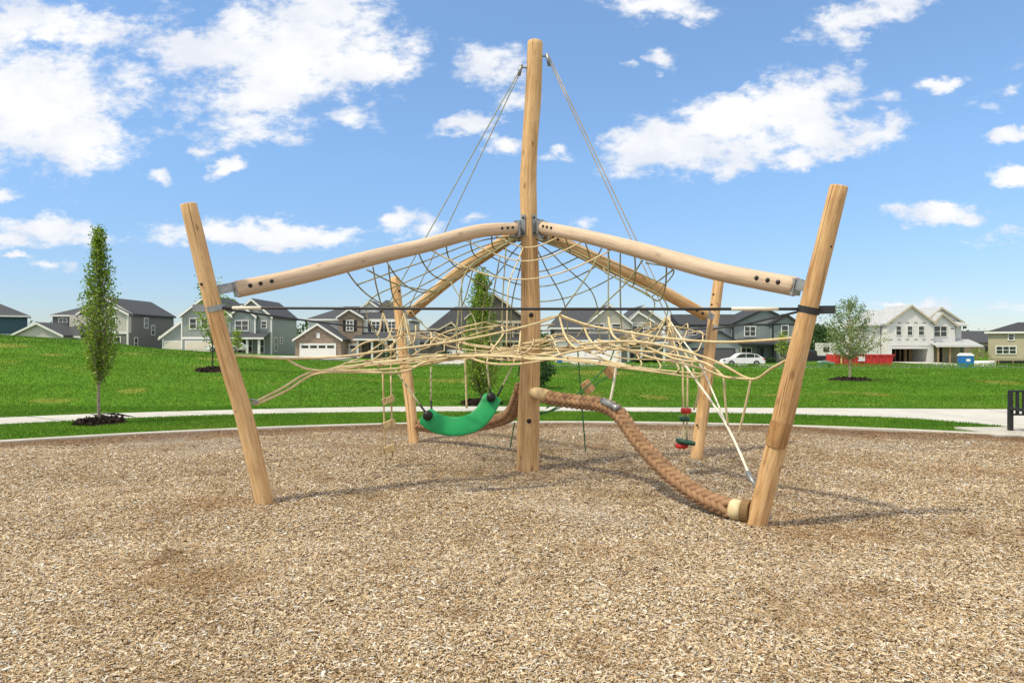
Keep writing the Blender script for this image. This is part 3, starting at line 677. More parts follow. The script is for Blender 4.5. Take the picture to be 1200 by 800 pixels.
# ------------------------------------------------------------------ green belt swing seat
seat = empty('belt_swing', at(540, 500, 7.1), 'curved green rubber belt seat hanging by four ropes left of the pole', 'swing')
path = spline([at(497, 485, 7.05), at(508, 494, 7.05), at(522, 498.5, 7.1), at(540, 499, 7.1), at(556, 494, 7.15), at(567, 484, 7.2), at(574, 472, 7.25), at(578, 464, 7.3)], 6)
mb = MB(); v = []; prof = []
hw, th_ = .100, .015
for a in np.linspace(0, 2*math.pi, 20, endpoint=False):
    c, s = math.cos(a), math.sin(a); prof.append((hw*math.copysign(abs(c)**.28, c), th_*math.copysign(abs(s)**.5, s)))
m_ = len(path)
for i, p in enumerate(path):
    t = (path[min(i+1, m_-1)]-path[max(i-1, 0)]).normalized()
    nn_ = Vector((0, -1, .25)); nn_ = (nn_-t*nn_.dot(t)).normalized(); w_ = t.cross(nn_)
    k = 1.0 if 2 < i < m_-3 else (.62, .86, .97)[min(i, m_-1-i)]
    for a, b in prof: v.append(p+w_*a*k+nn_*(b+.010*(1-(a/hw)**2)))
q = len(prof); fc = [(i*q+k, i*q+(k+1) % q, (i+1)*q+(k+1) % q, (i+1)*q+k) for i in range(m_-1) for k in range(q)]+[tuple(range(q-1, -1, -1)), tuple(range((m_-1)*q, m_*q))]
mb.add(v, fc).build('seat', GREENP, seat, True)
# underside lip giving the belt its depth
mb = MB(); low = [p+Vector((0, .08, -.072 if 3 < i < m_-4 else -.03)) for i, p in enumerate(path)]
mb.tube(low, [.030]*m_, 10).build('rear_edge', GREENP, seat, True)
for x, y, d in ((501, 487, 6.99), (575.5, 465.5, 7.2)):
    c = at(x, y, d); MB().tube([c+Vector((0, .05, 0)), c, c-Vector((0, .025, 0)), c-Vector((0, .034, 0))], [.05, .05, .043, .02], 18).build('end_cap', BOLT, seat, True)
for top, low_, ch in ((at(463, 433, 7.4), at(492, 474, 7.05), at(501, 486, 7.0)), (at(505, 430, 7.5), at(505, 470, 7.25), at(506, 482, 7.15)), (at(570, 424, 7.3), at(574, 455, 7.22), at(575, 464, 7.2)), (at(602, 425, 7.6), at(589, 452, 7.35), at(583, 464, 7.3))):
    hr = MB().tube(spline([top, low_], 4), .011, 8).build('hanger_rope', ROPEG, seat, True); MB().tube(spline([low_, ch], 4), .011, 8).build('chain', BOLT, hr, True)

# ------------------------------------------------------------------ thick braided hawsers
def braid(pts, R0, name, label, n=6, pitch=.30):
    p = spline(pts, 16); Ls = [0]
    for i in range(1, len(p)): Ls.append(Ls[-1]+(p[i]-p[i-1]).length)
    M = int(Ls[-1]/.013); s = np.linspace(0, Ls[-1], M); P = np.stack([np.interp(s, Ls, [q[j] for q in p]) for j in range(3)], 1)
    T = np.gradient(P, axis=0); T /= np.linalg.norm(T, axis=1)[:, None]
    U = np.zeros_like(P); u = np.array(Vector(T[0]).orthogonal().normalized())
    for i in range(M): u = u-T[i]*u.dot(T[i]); u /= np.linalg.norm(u); U[i] = u
    W = np.cross(T, U); mb = MB()
    mb.tube([Vector(q) for q in P[::3]], R0*.60, 10)
    step = .074; ng = int(Ls[-1]/step)
    def pt(sv, ph, rad):
        x = min(max(sv/Ls[-1]*(M-1), 0), M-1.001); i = int(x); f = x-i
        p_ = P[i]*(1-f)+P[i+1]*f; u_ = U[i]*(1-f)+U[i+1]*f; w_ = W[i]*(1-f)+W[i+1]*f
        return Vector(p_+(u_*math.cos(ph)+w_*math.sin(ph))*rad)
    for k in range(n):
        sg = 1 if k % 2 == 0 else -1; c0 = 2*math.pi*(k+.5)/n
        for gi in range(ng):
            s0 = (gi+.5+(.5 if k % 2 else 0)*.6)*step; hw_ = math.pi/n*1.22; q = []; rr_ = []
            for t in np.linspace(-1, 1, 7):
                q.append(pt(s0+t*.060, c0+sg*t*hw_, R0*(.82-.20*t*t))); rr_.append(R0*.40*(1-.5*t*t))
            mb.tube(q, rr_, 7)
    o = mb.build(name, ROPET, None, True); tag(o, label, 'thick rope', 'thick braided balance ropes'); return o
rp = [at(634, 463, 8.35), at(650, 467, 8.2), at(680, 471, 7.95), at(705, 474, 7.7), at(724, 484, 7.5), at(740, 505, 7.3), at(758, 528, 7.05), at(785, 555, 6.75), at(820, 580, 6.4), at(858, 597, 6.1)]
r1 = braid(rp, .077, 'braided_rope', 'thick tan braided rope descending from centre pole to nearest leaning post')
MB().tube(spline([at(622, 459.5, 8.46), at(636, 462.5, 8.31), at(643, 465, 8.25)], 3), [.060, .070, .078, .082, .083, .080, .072], 16).build('end_wrap', ROPETAN, r1, True)
e = at(863, 597, 6.08); d_ = (at(880, 600, 6.0)-at(850, 595, 6.15)).normalized()
MB().tube([e-d_*.05, e-d_*.03, e+d_*.06], [.082, .092, .092], 18).build('end_wrap', ROPE, r1, True)
MB().tube([e+d_*.06, e+d_*.13], [.105, .105], 18).build('timber_collar', wood_mat('dark_wood', [(.08, .045, .02), (.15, .085, .035), (.22, .14, .06)]), r1, False, True)
MB().tube(spline([at(706, 470, 7.62), at(716, 474, 7.5), at(724, 479, 7.42)], 3), [.04]*7, 10).build('clamp', STEEL, r1, True)
MB().tube(spline([at(723, 424, 7.5), at(719, 450, 7.5), at(715, 470, 7.5)], 4), .014, 8).build('hanger_rope', ROPEW, r1, True)
r2 = braid([at(612, 452, 8.75), at(606, 470, 9.0), at(599, 484, 9.3), at(587, 491, 9.7), at(562, 497, 10.1), at(528, 501, 10.6), at(491, 498, 10.98)], .084, 'braided_rope', 'thick tan braided rope sagging behind the green belt seat')
# ------------------------------------------------------------------ hanging ladders
lad = empty('rope_ladder', at(453, 540, 8.7), 'rope ladder with three wooden block rungs hanging at the left', 'rope ladder')
mb = MB()
for a, b in (((448.5, 436), (452, 548)), ((458, 434), (460, 535))): mb.tube(spline([at(*a, 8.6), at(*b, 8.8)], 6), .0115, 8)
mb.build('side_rope', ROPE, lad, True)
RUNGW = wood_mat('rung_wood', [(.30, .20, .09), (.45, .33, .17), (.52, .40, .22)])
for x, y in ((455, 468.5), (456, 496), (457, 525)):
    c = at(x, y, 8.68); ax = Vector((.072, .02, .030)); o = MB().obox(c, ax, Vector((-.01, .055, 0)), Vector((-.012, 0, .034))).build('rung', RUNGW, lad, False, True)
    MB().obox(c-ax*1.02, ax*.05, Vector((-.01, .05, 0)), Vector((-.012, 0, .036))).build('end_cap', BOLT, o)
lad2 = empty('rope_ladder', at(670, 480, 8.8), 'green rope ladder with two wooden blocks slanting to the centre pole', 'rope ladder')
mb = MB()
for P_ in ([(722, 402, 8.6), (714, 425, 8.6), (703, 437, 8.6), (688, 453, 8.6), (668, 467, 8.6), (645, 481, 8.6), (630, 486, 8.6)], [(745, 418, 8.9), (725, 433, 8.9), (695, 452, 8.9), (672, 468, 8.9), (650, 480, 8.8), (632, 484, 8.7)], [(670, 463, 8.6), (655, 470, 8.6), (640, 478, 8.6)],
           [(677, 410, 9.0), (680, 450, 9.0), (684, 500, 9.0), (686, 528, 9.0)], [(603, 495, 9.3), (598, 524, 9.6)]):
    mb.tube(spline([at(*q) for q in P_], 5), .009, 7)
mb.build('side_rope', ROPEGR, lad2, True)
for x, y in ((715, 435), (689, 453)):
    MB().obox(at(x, y, 8.7), Vector((.045, .0, -.065)), Vector((.03, .05, .02)), Vector((.028, -.02, .02))).build('rung', wood_mat('block_wood%d' % x, [(.36, .2, .09), (.5, .3, .14), (.55, .35, .18)]), lad2, False, True)
dl = empty('disc_ladder', at(803, 560, 8.2), 'hanging climbing rope with red and dark green step discs', 'climbing rope')
MB().tube(spline([at(800, 428, 8.3), at(802, 560, 8.15)], 6), .012, 8).tube(spline([at(806, 428, 8.4), at(805, 515, 8.25)], 6), .012, 8).build('rope', ROPE, dl, True)
for x, y, w_, h_, m2, tl_ in ((804, 481, 6.2, 2.9, REDP, 0), (802, 490.5, 6, 2.4, DGREENP, 0), (803.5, 517.5, 11.5, 2.2, DGREENP, .18), (799, 522, 7.5, 2.6, REDP, -.05)):
    c = at(x, y, 8.2); r = w_*8.2/F; hh = h_*8.2/F; ax = Vector((math.sin(tl_), 0, math.cos(tl_)))
    MB().tube([c-ax*hh, c-ax*hh*.8, c+ax*hh*.8, c+ax*hh], [r*.9, r, r, r*.9], 20).build('step_disc', m2, dl, True)

# ------------------------------------------------------------------ trees
def leaves_mesh(name, pts, size, mat, parent, rnd, droop=0.0):
    n = len(pts); pts = np.asarray(pts)
    u = rng.normal(size=(n, 3)); u /= np.linalg.norm(u, axis=1)[:, None]
    w = rng.normal(size=(n, 3)); w -= u*(w*u).sum(1)[:, None]; w /= np.linalg.norm(w, axis=1)[:, None]
    sz = size*rng.uniform(.6, 1.3, n)[:, None]; nrm = np.cross(u, w)
    V = np.stack([pts-u*sz*.5, pts+w*sz*.27+nrm*sz*.06, pts+u*sz*.5, pts-w*sz*.27+nrm*sz*.06], 1).reshape(-1, 3)
    return np_mesh(name, V, np.arange(4*n).reshape(-1, 4), mat, np.repeat(rnd, 4), parent=parent)
def tree(name, base, hgt, crown, mat, label, cat='tree', group=None, trunk_r=.04, nbr=40, lpb=60, leaf=.055, fork=.25, spread=.07, steep=.75, bark=BARK, seed=1):
    """crown(h) -> radius at relative height 0..1 above the fork"""
    random.seed(seed); root = empty(name, base, label, cat, group)
    mb = MB(); lean = Vector((random.uniform(-.02, .02), random.uniform(-.02, .02), 0))*hgt
    tp = [Vector(base)+Vector((0, 0, -.05)), Vector(base)+Vector((0, 0, hgt*.25))+lean*.3, Vector(base)+Vector((0, 0, hgt*.55))-lean*.2, Vector(base)+Vector((0, 0, hgt*.93))+lean*.4]
    sp = spline(tp, 8); mb.tube(sp, list(np.linspace(trunk_r, trunk_r*.15, len(sp))), 9)
    P = []; rn = []
    def tpt(h): x = h*(len(sp)-1); i = min(int(x), len(sp)-2); return sp[i].lerp(sp[i+1], x-i)
    for i in range(nbr):
        h = (i+random.random())/nbr; hz = fork+(1-fork)*h
        a = i*2.4+random.uniform(-.5, .5); rad = crown(h)*random.uniform(.5, 1.18)
        s0 = tpt(max(fork*.9, hz-.0-rad/hgt*steep)); tip = Vector(base)+Vector((math.cos(a)*rad, math.sin(a)*rad, hz*hgt))
        m_ = s0.lerp(tip, .5)+Vector((math.cos(a), math.sin(a), 0))*rad*.12
        br = spline([s0, m_, tip], 4); mb.tube(br, list(np.linspace(trunk_r*.32, trunk_r*.07, len(br))), 5, False)
        tone = random.gauss(.6, .16)
        for k in range(lpb):
            t = random.random()**.6; x = t*(len(br)-1); j = min(int(x), len(br)-2); q = br[j].lerp(br[j+1], x-j)
            P.append((q.x+random.gauss(0, spread), q.y+random.gauss(0, spread), q.z+random.gauss(0, spread*1.3))); rn.append(min(1, max(0, tone+random.gauss(0, .2))))
    mb.build('trunk', bark, root, True)
    leaves_mesh('crown', P, leaf, mat, root, np.array(rn))
    return root
def mulch(x, y, r, label, par=None):
    mb = MB(); n = 40; v = [(x, y, tz(x, y)+.10)]
    for k in (1, 2):
        for i in range(n):
            a = 2*math.pi*i/n; q = r*k/2*(1+.06*math.sin(3*a+x)+.05*math.sin(7*a)); xx, yy = x+q*math.cos(a), y+q*math.sin(a)
            v.append((xx, yy, tz(xx, yy)+(.085 if k == 1 else .004)))
    mb.add(v, [(0, 1+i, 1+(i+1) % n) for i in range(n)]+[(1+i, 1+n+i, 1+n+(i+1) % n, 1+(i+1) % n) for i in range(n)])
    o = mb.build('mulch_bed', MULCH, None, True); tag(o, kind='structure'); MULCHES.append((x, y, r))
    # loose mulch pieces
    k = 900; rr_ = r*np.sqrt(rng.uniform(0, 1, k)); a = rng.uniform(0, 2*np.pi, k); X = x+rr_*np.cos(a); Y = y+rr_*np.sin(a); Z = terrain(X, Y)+.11*(1-(rr_/r))+.015
    c = np.stack([X, Y, Z], 1); u = rng.normal(size=(k, 3))*.035; w = rng.normal(size=(k, 3))*.014
    np_mesh('mulch_pieces', np.stack([c-u-w, c+u-w, c+u+w, c-u+w], 1).reshape(-1, 3), np.arange(4*k).reshape(-1, 4), MULCH, kind='stuff', label=label, cat='mulch')
b = gp(116, 496.5); b.z = tz(b.x, b.y)
tree('columnar_tree', b, 3.82, lambda h: (.20 if h < .08 else .32 if h < .5 else .26 if h < .7 else .17 if h < .84 else .06)*(.75 if h < .06 else 1), LEAF, 'tall narrow columnar young tree on the grass verge at far left', nbr=110, lpb=66, leaf=.06, fork=.30, spread=.048, steep=1.3, trunk_r=.034, seed=3)
mulch(b.x, b.y, .42, 'dark mulch around the columnar tree on the verge')
b = hit(564, 474)
tree('columnar_tree', b, (474-318)/F*b.y, lambda h: .40 if h < .12 else .50 if h < .5 else .34 if h < .62 else .25 if h < .85 else .14, LEAF, 'narrow columnar tree standing behind the net and green belt seat', nbr=120, lpb=85, leaf=.07, fork=.17, spread=.06, steep=1.2, trunk_r=.035, seed=5)
mulch(b.x, b.y, .5, 'dark mulch around the columnar tree behind the net')
b = hit(996, 446)
tree('ornamental_tree', b, (446-350)/F*b.y, lambda h: .85 if h < .1 else 1.08 if h < .5 else .95 if h < .72 else .62 if h < .88 else .3, LEAFS, 'small round headed silvery tree in front of the red dumpster', nbr=70, lpb=66, leaf=.078, fork=.38, spread=.08, steep=.75, trunk_r=.05, bark=simple('pale_bark', (.42, .34, .22), .8), seed=9)
mulch(b.x-.0, b.y, .74, 'dark mulch around the silvery tree')
b = hit(249, 434)
tree('ornamental_tree', b, (434-330)/F*b.y, lambda h: .40 if h < .15 else .85 if h < .5 else .65 if h < .75 else .4, LEAF, 'small sparse tree on the bank behind the front left post', nbr=26, lpb=34, leaf=.11, fork=.42, spread=.10, steep=.7, trunk_r=.035, bark=simple('dark_bark', (.06, .05, .04), .9), seed=12)
mulch(b.x+.1, b.y-.1, .62, 'dark mulch around the sparse tree on the bank')
b = hit(628, 455)
def bush(name, base, rx, hz, n, leaf, mat, label, cat='shrub', group=None, par=None, seed=0):
    r2 = np.random.default_rng(seed); u = r2.normal(size=(n, 3)); u /= np.linalg.norm(u, axis=1)[:, None]; q = r2.uniform(.35, 1, n)**.5
    lump = 1+.18*np.sin(u[:, 0]*5+seed)*np.sin(u[:, 2]*6+1)+.12*np.sin(u[:, 1]*9)
    P = np.stack([base[0]+u[:, 0]*q*lump*rx, base[1]+u[:, 1]*q*lump*rx, base[2]+hz*.5+u[:, 2]*q*lump*hz*.52], 1)
    P[:, 2] = np.maximum(P[:, 2], base[2]+.02)
    o = leaves_mesh(name, P, leaf, mat, None, np.clip(r2.normal(.45, .2, n)+.12*np.sin(P[:, 0]*7)*np.sin(P[:, 2]*9), 0, 1))
    tag(o, label, cat, group); return o
bush('evergreen_shrub', b, .60, 1.15, 2600, .085, LEAFD, 'dense dark green shrub directly behind the centre pole', seed=4)

# ------------------------------------------------------------------ bench at right edge
BX = gp(1184, 506.5); bench = empty('metal_bench', (BX.x+.9, BX.y+.2, 0), 'black slatted metal park bench on a concrete pad at right edge', 'bench')
BM = simple('black_powder_coat', (.02, .021, .023), .42)
hb = zat(457, BX.y)
for x in (BX.x, BX.x+1.75):
    MB().box(x-.035, x+.035, BX.y-.03, BX.y+.03, .04, .43).box(x-.032, x+.032, BX.y-.025, BX.y+.025, .43, hb).box(x-.035, x+.035, BX.y-.55, BX.y-.031, .40, .45).box(x-.035, x+.035, BX.y-.56, BX.y-.50, .04, .399).build('end_frame', BM, bench)
mb = MB()
for i in range(14):
    x = BX.x+.12+i*.115; mb.box(x-.030, x+.030, BX.y-.012, BX.y+.004, .33, hb-.02)
mb.build('backrest', BM, bench)
MB().box(BX.x+.03, BX.x+1.72, BX.y-.02, BX.y+.012, hb-.035, hb-.0).box(BX.x+.03, BX.x+1.72, BX.y-.02, BX.y+.012, .30, .33).build('rail', BM, bench)
mb = MB()
for i in range(14):
    x = BX.x+.12+i*.115; mb.box(x-.035, x+.035, BX.y-.52, BX.y-.05, .40, .425)
mb.build('seat', BM, bench)
a = gp(1157, 510)
pad = MB(); pad.prism([(0, 0)], 0, 0) if False else pad.box(a.x, a.x+3.2, BX.y-.62, BX.y+.5, -.08, .035)
tag(pad.build('bench_pad', CONC), kind='structure'); MULCHES.append((a.x+.45, BX.y+.2, .5)); MULCHES.append((a.x+1.2, BX.y+.2, .6))

# ------------------------------------------------------------------ street, kerbs and drives
def ribbon(name, x0, x1, y0, y1, mat, dz, nx_=80, ny_=3, xskew=0):
    X, Y = np.meshgrid(np.linspace(x0, x1, nx_), np.linspace(y0, y1, ny_)); Z = terrain(X, Y)+dz
    V = np.stack([X.ravel(), Y.ravel(), Z.ravel()], 1); I = (np.arange(ny_-1)[:, None]*nx_+np.arange(nx_-1)[None]).ravel()
    return tag(np_mesh(name, V, np.stack([I, I+1, I+nx_+1, I+nx_], 1), mat), kind='structure')
ribbon('street', -130, 130, 70, 78, ASPH, .05, 140, 4)
for y in (69.6, 78.0):
    ribbon('street_kerb', -130, 130, y, y+.4, CONC, .16, 140, 2)
ribbon('bare_soil', xat(640, 66), xat(800, 66), 63, 69.4, simple('sandy_soil', (.42, .33, .20), .95, 0, .25, 1.5), .04, 30, 4)
ribbon('house_footpath', -130, 130, 81, 82.4, CONC2, .06, 140, 2)
for p0, p1 in ((192, 252), (350, 422), (525, 550), (664, 722), (812, 862), (1038, 1086)):
    ribbon('driveway', xat(p0, 95), xat(p1, 95), 78.4, 95.2, CONC2, .09, 6, 8)

# ------------------------------------------------------------------ houses
HD = 96.0
class House:
    def __init__(s, px, py, label, name='detached_house', d=HD):
        s.d = d; s.root = empty(name, (xat(px, d), d, zat(py, d)), label, 'house', 'houses along the street'); s.py = py
        s.zb = zat(py, d)-2.0
    xd = HD
    def X(s, px): return xat(px, s.xd)
    def Z(s, py): return zat(py, s.xd)
    def wall(s, x0, x1, top, mat, y0=HD, y1=HD+11, bot=None):
        z0 = s.zb if bot is None else s.Z(bot)
        return MB().box(s.X(x0), s.X(x1), y0, y1, z0, s.Z(top)).build('wall', mat, s.root)
    def gable(s, x0, x1, eave, xa, apex, wmat, rmat=SHING, trim=WHITE, y0=HD, y1=HD+10, ov=.35, bot=None, wallbot=True, th=.20, slopes=(1, 1)):
        """front-facing gable: wall (pentagon), two roof slopes with overhang, rake boards"""
        X0, X1, XA, ze, za = s.X(x0), s.X(x1), s.X(xa), s.Z(eave), s.Z(apex)
        zb = s.zb if bot is None else s.Z(bot)
        MB().prism([(X0, zb), (X1, zb), (X1, ze), (XA, za), (X0, ze)], y0, y1).build('wall', wmat, s.root)
        roof = MB(); rk = MB()
        for (xe, sg) in ((X0, -1), (X1, 1)):
            dx, dz = xe-XA, ze-za; l = math.hypot(dx, dz); ux, uz = dx/l, dz/l; ex, ez = xe+ux*ov, ze+uz*ov
            nx_, nz = (-uz*sg, ux*sg) if True else 0; nx_, nz = (uz*-1, ux) if sg > 0 else (uz, -ux)
            if nz < 0: nx_, nz = -nx_, -nz
            a = (XA, za+.015); b_ = (ex, ez+.015); zt = th/abs(ux)
            poly = [a, b_, (b_[0], b_[1]+zt), (a[0], a[1]+zt)]
            if sg < 0: poly = poly[::-1]
            roof.prism(poly, y0-.30, y1+.2)
            t2 = .24/abs(ux)
            p2 = [(XA, za+zt*.9-t2), (ex+ux*.02, ez+zt*.9-t2), (ex+ux*.02, ez+zt*.9), (XA, za+zt*.9)]
            rk.prism(p2 if sg > 0 else p2[::-1], y0-.37, y0-.303)
        r = roof.build('roof', rmat, s.root); rk.build('rake_board', trim, r); return r
    def hip(s, x0, x1, eave, r0, r1, ridge, rmat=SHING, trim=WHITE, y0=HD, y1=HD+11, ov=.4, ry=None):
        X0, X1, ze, zr = s.X(x0)-ov, s.X(x1)+ov, s.Z(eave), s.Z(ridge); A0, A1 = s.X(r0), s.X(r1); Y0, Y1 = y0-ov, y1+ov; ym = (Y0+Y1)/2 if ry is None else ry
        v = [(X0, Y0, ze), (X1, Y0, ze), (X1, Y1, ze), (X0, Y1, ze), (A0, ym, zr), (A1, ym, zr)]
        r = MB().add(v, [(0, 1, 5, 4), (1, 2, 5), (2, 3, 4, 5), (3, 0, 4), (3, 2, 1, 0)]).build('roof', rmat, s.root)
        MB().box(X0, X1, Y0-.05, Y0-.004, ze-.2, ze+.03).box(X1+.004, X1+.05, Y0, Y1, ze-.2, ze+.03).box(X0-.05, X0-.004, Y0, Y1, ze-.2, ze+.03).build('fascia', trim, r); return r
    def shed(s, x0, x1, top, eave, y0, y1, rmat=SHING, trim=WHITE, ov=.3):
        X0, X1 = s.X(x0)-ov, s.X(x1)+ov
        r = MB().prism([(y0, s.Z(eave)), (y1, s.Z(top)), (y1, s.Z(top)-.12), (y0, s.Z(eave)-.12)], X0, X1, 'X').build('porch_roof', rmat, s.root)
        MB().box(X0, X1, y0-.06, y0-.004, s.Z(eave)-.22, s.Z(eave)+.02).build('fascia', trim, r); return r
    def window(s, x0, x1, top, bot, y=HD, cols=1, rows=2, trim=WHITE, shutters=None, fw=.11):
        X0, X1, Z0, Z1 = s.X(x0), s.X(x1), s.Z(bot), s.Z(top)
        f = MB().box(X0-fw, X0, y-.08, y+.02, Z0-fw, Z1+fw).box(X1, X1+fw, y-.08, y+.02, Z0-fw, Z1+fw).box(X0, X1, y-.08, y+.02, Z1, Z1+fw).box(X0, X1, y-.10, y+.02, Z0-fw, Z0)
        for i in range(1, cols): xx = X0+(X1-X0)*i/cols; f.box(xx-.045, xx+.045, y-.07, y+.02, Z0, Z1)
        for i in range(1, rows):
            zz = Z0+(Z1-Z0)*i/rows
            for c in range(cols):
                a = X0+(X1-X0)*c/cols+(.045 if c else 0); e = X0+(X1-X0)*(c+1)/cols-(.045 if c < cols-1 else 0); f.box(a, e, y-.06, y+.02, zz-.03, zz+.03)
        w = f.build('window', trim, s.root)
        MB().box(X0+.001, X1-.001, y-.03, y+.01, Z0+.001, Z1-.001).build('pane', GLASS, w)
        if shutters:
            for a, b_ in ((X0-fw-.42, X0-fw-.02), (X1+fw+.02, X1+fw+.42)): MB().box(a, b_, y-.06, y+.01, Z0-fw, Z1+fw).build('shutter', shutters, w)
        return w
    def sidewin(s, xpx, p0, p1, top, bot, trim=WHITE):
        """window in the right-hand side wall that stands at column xpx on the front plane"""
        X = s.X(xpx); ya, yb = X*F/(p0-600), X*F/(p1-600); ya, yb = min(ya, yb), max(ya, yb); ym = (ya+yb)/2
        Z1, Z0 = zat(top, ym), zat(bot, ym); yb = max(yb, ya+.7)
        w = MB().box(X-.02, X+.07, ya-.1, ya, Z0-.1, Z1+.1).box(X-.02, X+.07, yb, yb+.1, Z0-.1, Z1+.1).box(X-.02, X+.07, ya, yb, Z1, Z1+.1).box(X-.02, X+.07, ya, yb, Z0-.1, Z0).box(X-.02, X+.05, ya, yb, (Z0+Z1)/2-.03, (Z0+Z1)/2+.03).build('window', trim, s.root)
        MB().box(X-.01, X+.03, ya+.001, yb-.001, Z0+.001, Z1-.001).build('pane', GLASS, w)
    def garage(s, x0, x1, top, bot, mat, y=HD, wins=0, trim=WHITE):
        X0, X1, Z0, Z1 = s.X(x0), s.X(x1), s.Z(bot), s.Z(top)
        g = MB().box(X0, X1, y-.05, y+.03, Z0-.3, Z1).build('garage_door', mat, s.root)
        MB().box(X0-.15, X0-.002, y-.07, y+.03, Z0-.3, Z1+.15).box(X1+.002, X1+.15, y-.07, y+.03, Z0-.3, Z1+.15).box(X0-.002, X1+.002, y-.07, y+.03, Z1+.002, Z1+.15).build('frame', trim, g)
        if wins:
            for i in range(wins):
                a = X0+(X1-X0)*(i+.1)/wins; e = X0+(X1-X0)*(i+.9)/wins; MB().box(a, e, y-.07, y-.04, Z1-.48, Z1-.14).build('pane', GLASS, g)
    def trimline(s, x0, x1, py, y=HD, mat=WHITE, h=.14):
        MB().box(s.X(x0), s.X(x1), y-.05, y+.02, s.Z(py)-h, s.Z(py)+h).build('band_board', mat, s.root)
    def corner(s, xpx, top, bot, y=HD, mat=WHITE):
        MB().box(s.X(xpx)-.13, s.X(xpx)+.03, y-.06, y+.2, s.Z(bot)-.3, s.Z(top)).build('corner_board', mat, s.root)
    def posts(s, xs_, top, bot, y, mat=WHITE, w=.14):
        for x in xs_: MB().box(s.X(x)-w, s.X(x)+w, y, y+2*w, s.Z(bot)-.3, s.Z(top)).build('porch_post', mat, s.root)
    def door(s, x0, x1, top, bot, y=HD, mat=DOORBL):
        d = MB().box(s.X(x0), s.X(x1), y-.05, y+.03, s.Z(bot), s.Z(top)).build('door', mat, s.root)
        MB().box(s.X(x1)-.12, s.X(x1)-.06, y-.10, y-.052, s.Z((top+bot)/2)-.06, s.Z((top+bot)/2)+.06).build('handle', STEEL, d)
    def railing(s, x0, x1, top, bot, y, mat=WHITE):
        mb = MB().box(s.X(x0), s.X(x1), y, y+.06, s.Z(top)-.05, s.Z(top)); k = int((s.X(x1)-s.X(x0))/.25)
        for i in range(k+1): x = s.X(x0)+i*.25; mb.box(x, x+.05, y+.005, y+.055, s.Z(bot), s.Z(top)-.052)
        mb.build('railing', mat, s.root)
Y = HD
# 1 dark blue house, far left
h = House(31.5, 394, 'dark blue house with white window at the left edge')
h.wall(-75, 31.5, 370.5, NAVY); h.hip(-75, 31.5, 370, -35, -5, 350); h.window(-4, 4, 371.8, 383.5, cols=1); h.corner(31.5, 371, 394, mat=NAVY); h.trimline(-75, 31.5, 392.2, h=.09); h.root.rotation_euler.z = R(35)
# 2 grey house with pale front-gabled garage
h = House(100, 409, 'grey house with pale batten gables and long grey side wall')
h.wall(56, 84, 369.5, GREYS, Y+1, Y+11); h.hip(56, 122, 369, 72, 125, 355.5, y0=Y+1, y1=Y+11)
h.window(64, 73, 373, 380.5, Y+1, 2)
h.gable(93, 154, 368, 123.5, 350, GREYS, y1=Y+12, bot=None); h.gable(83, 154, 368, 0+118, 363.5, BATW, y0=Y-.6, y1=Y+1, bot=390) if False else None
h.gable(119, 154, 368.5, 136.5, 359.5, BATW, y0=Y-.9, y1=Y-.02, bot=390)
h.wall(83, 119, 369, BATW, Y-.3, Y-.02, bot=390)
h.window(134.5, 140, 372, 384, Y-.9); h.trimline(119, 154, 390, Y-.9); h.wall(119, 154, 390.2, GREYS, Y-.85, Y-.02); h.window(138, 145, 395, 407, Y-.85); h.corner(154, 369, 409, Y-.9)
for a in ((169, 173, 373, 384), (177.5, 181, 381.5, 392), (157.5, 160.5, 396, 408)): h.sidewin(154, *a)
h.xd = Y-5; h.gable(15, 73, 393.5, 44.5, 379.5, BATW, y0=Y-5, y1=Y+2); h.trimline(15, 70, 398.5, Y-5); h.xd = Y-3
h.shed(73, 93, 380.5, 393.8, Y-3.2, Y-.0); h.posts((80, 92), 394, 404, Y-3); h.xd = HD; h.wall(73, 93, 383, RECSHADE, Y-.35, Y-.02)  # porch back wall coloured near-black for the shade under the roof
# 3 sage house
h = House(265, 413, 'sage green house with beige garage doors and a railed porch')
h.wall(191, 214, 393, SAGE, Y, Y+11); h.hip(189, 300, 394, 226, 292, 353, y0=Y+.6, y1=Y+12, ry=Y+6)
h.gable(214, 272, 370.5, 243, 348, SAGE, y0=Y-.3, y1=Y+9); h.gable(272, 317, 371, 294, 351.5, SAGE, y0=Y+.4, y1=Y+11.6, rmat=SHING); h.gable(270, 300, 371, 285, 359.5, SAGEB, y0=Y-.25, y1=Y+1.0, bot=390)
sl = MB().prism([(h.X(186.5), h.Z(396)), (h.X(214), h.Z(375)), (h.X(214), h.Z(378)), (h.X(186.5), h.Z(398.5))][::-1], Y-.35, Y-.02).build('rake_board', WHITE, h.root)
MB().prism([(h.X(191), h.Z(396)), (h.X(191), h.Z(394.5)), (h.X(214), h.Z(377)), (h.X(214), h.Z(396))][::-1], Y-.02, Y+.5).build('wall', SAGE, h.root)
h.corner(214.7, 371, 413, Y-.3); h.corner(191.5, 397, 413); h.corner(317, 371, 416, Y+.4); h.corner(300, 371, 391, Y-.25)
for x0, x1 in ((224, 231), (237.5, 244.5)): h.window(x0, x1, 373.5, 385, Y-.3)
h.window(277, 291.5, 376, 387, Y-.25, 2); h.window(305.5, 311, 376.5, 384, Y+.4)
h.trimline(214, 272, 396, Y-.3); h.garage(194, 213, 400.5, 413, DOORB); h.garage(219.5, 252, 400.5, 413.5, DOORB, Y-.3)
h.shed(272, 314, 389, 395.5, Y-2.4, Y+.3); h.posts((281, 296.5, 310), 396, 418, Y-2.2); h.railing(274, 314, 411, 418, Y-2.0, simple('brown_rail', (.20, .15, .11), .7))
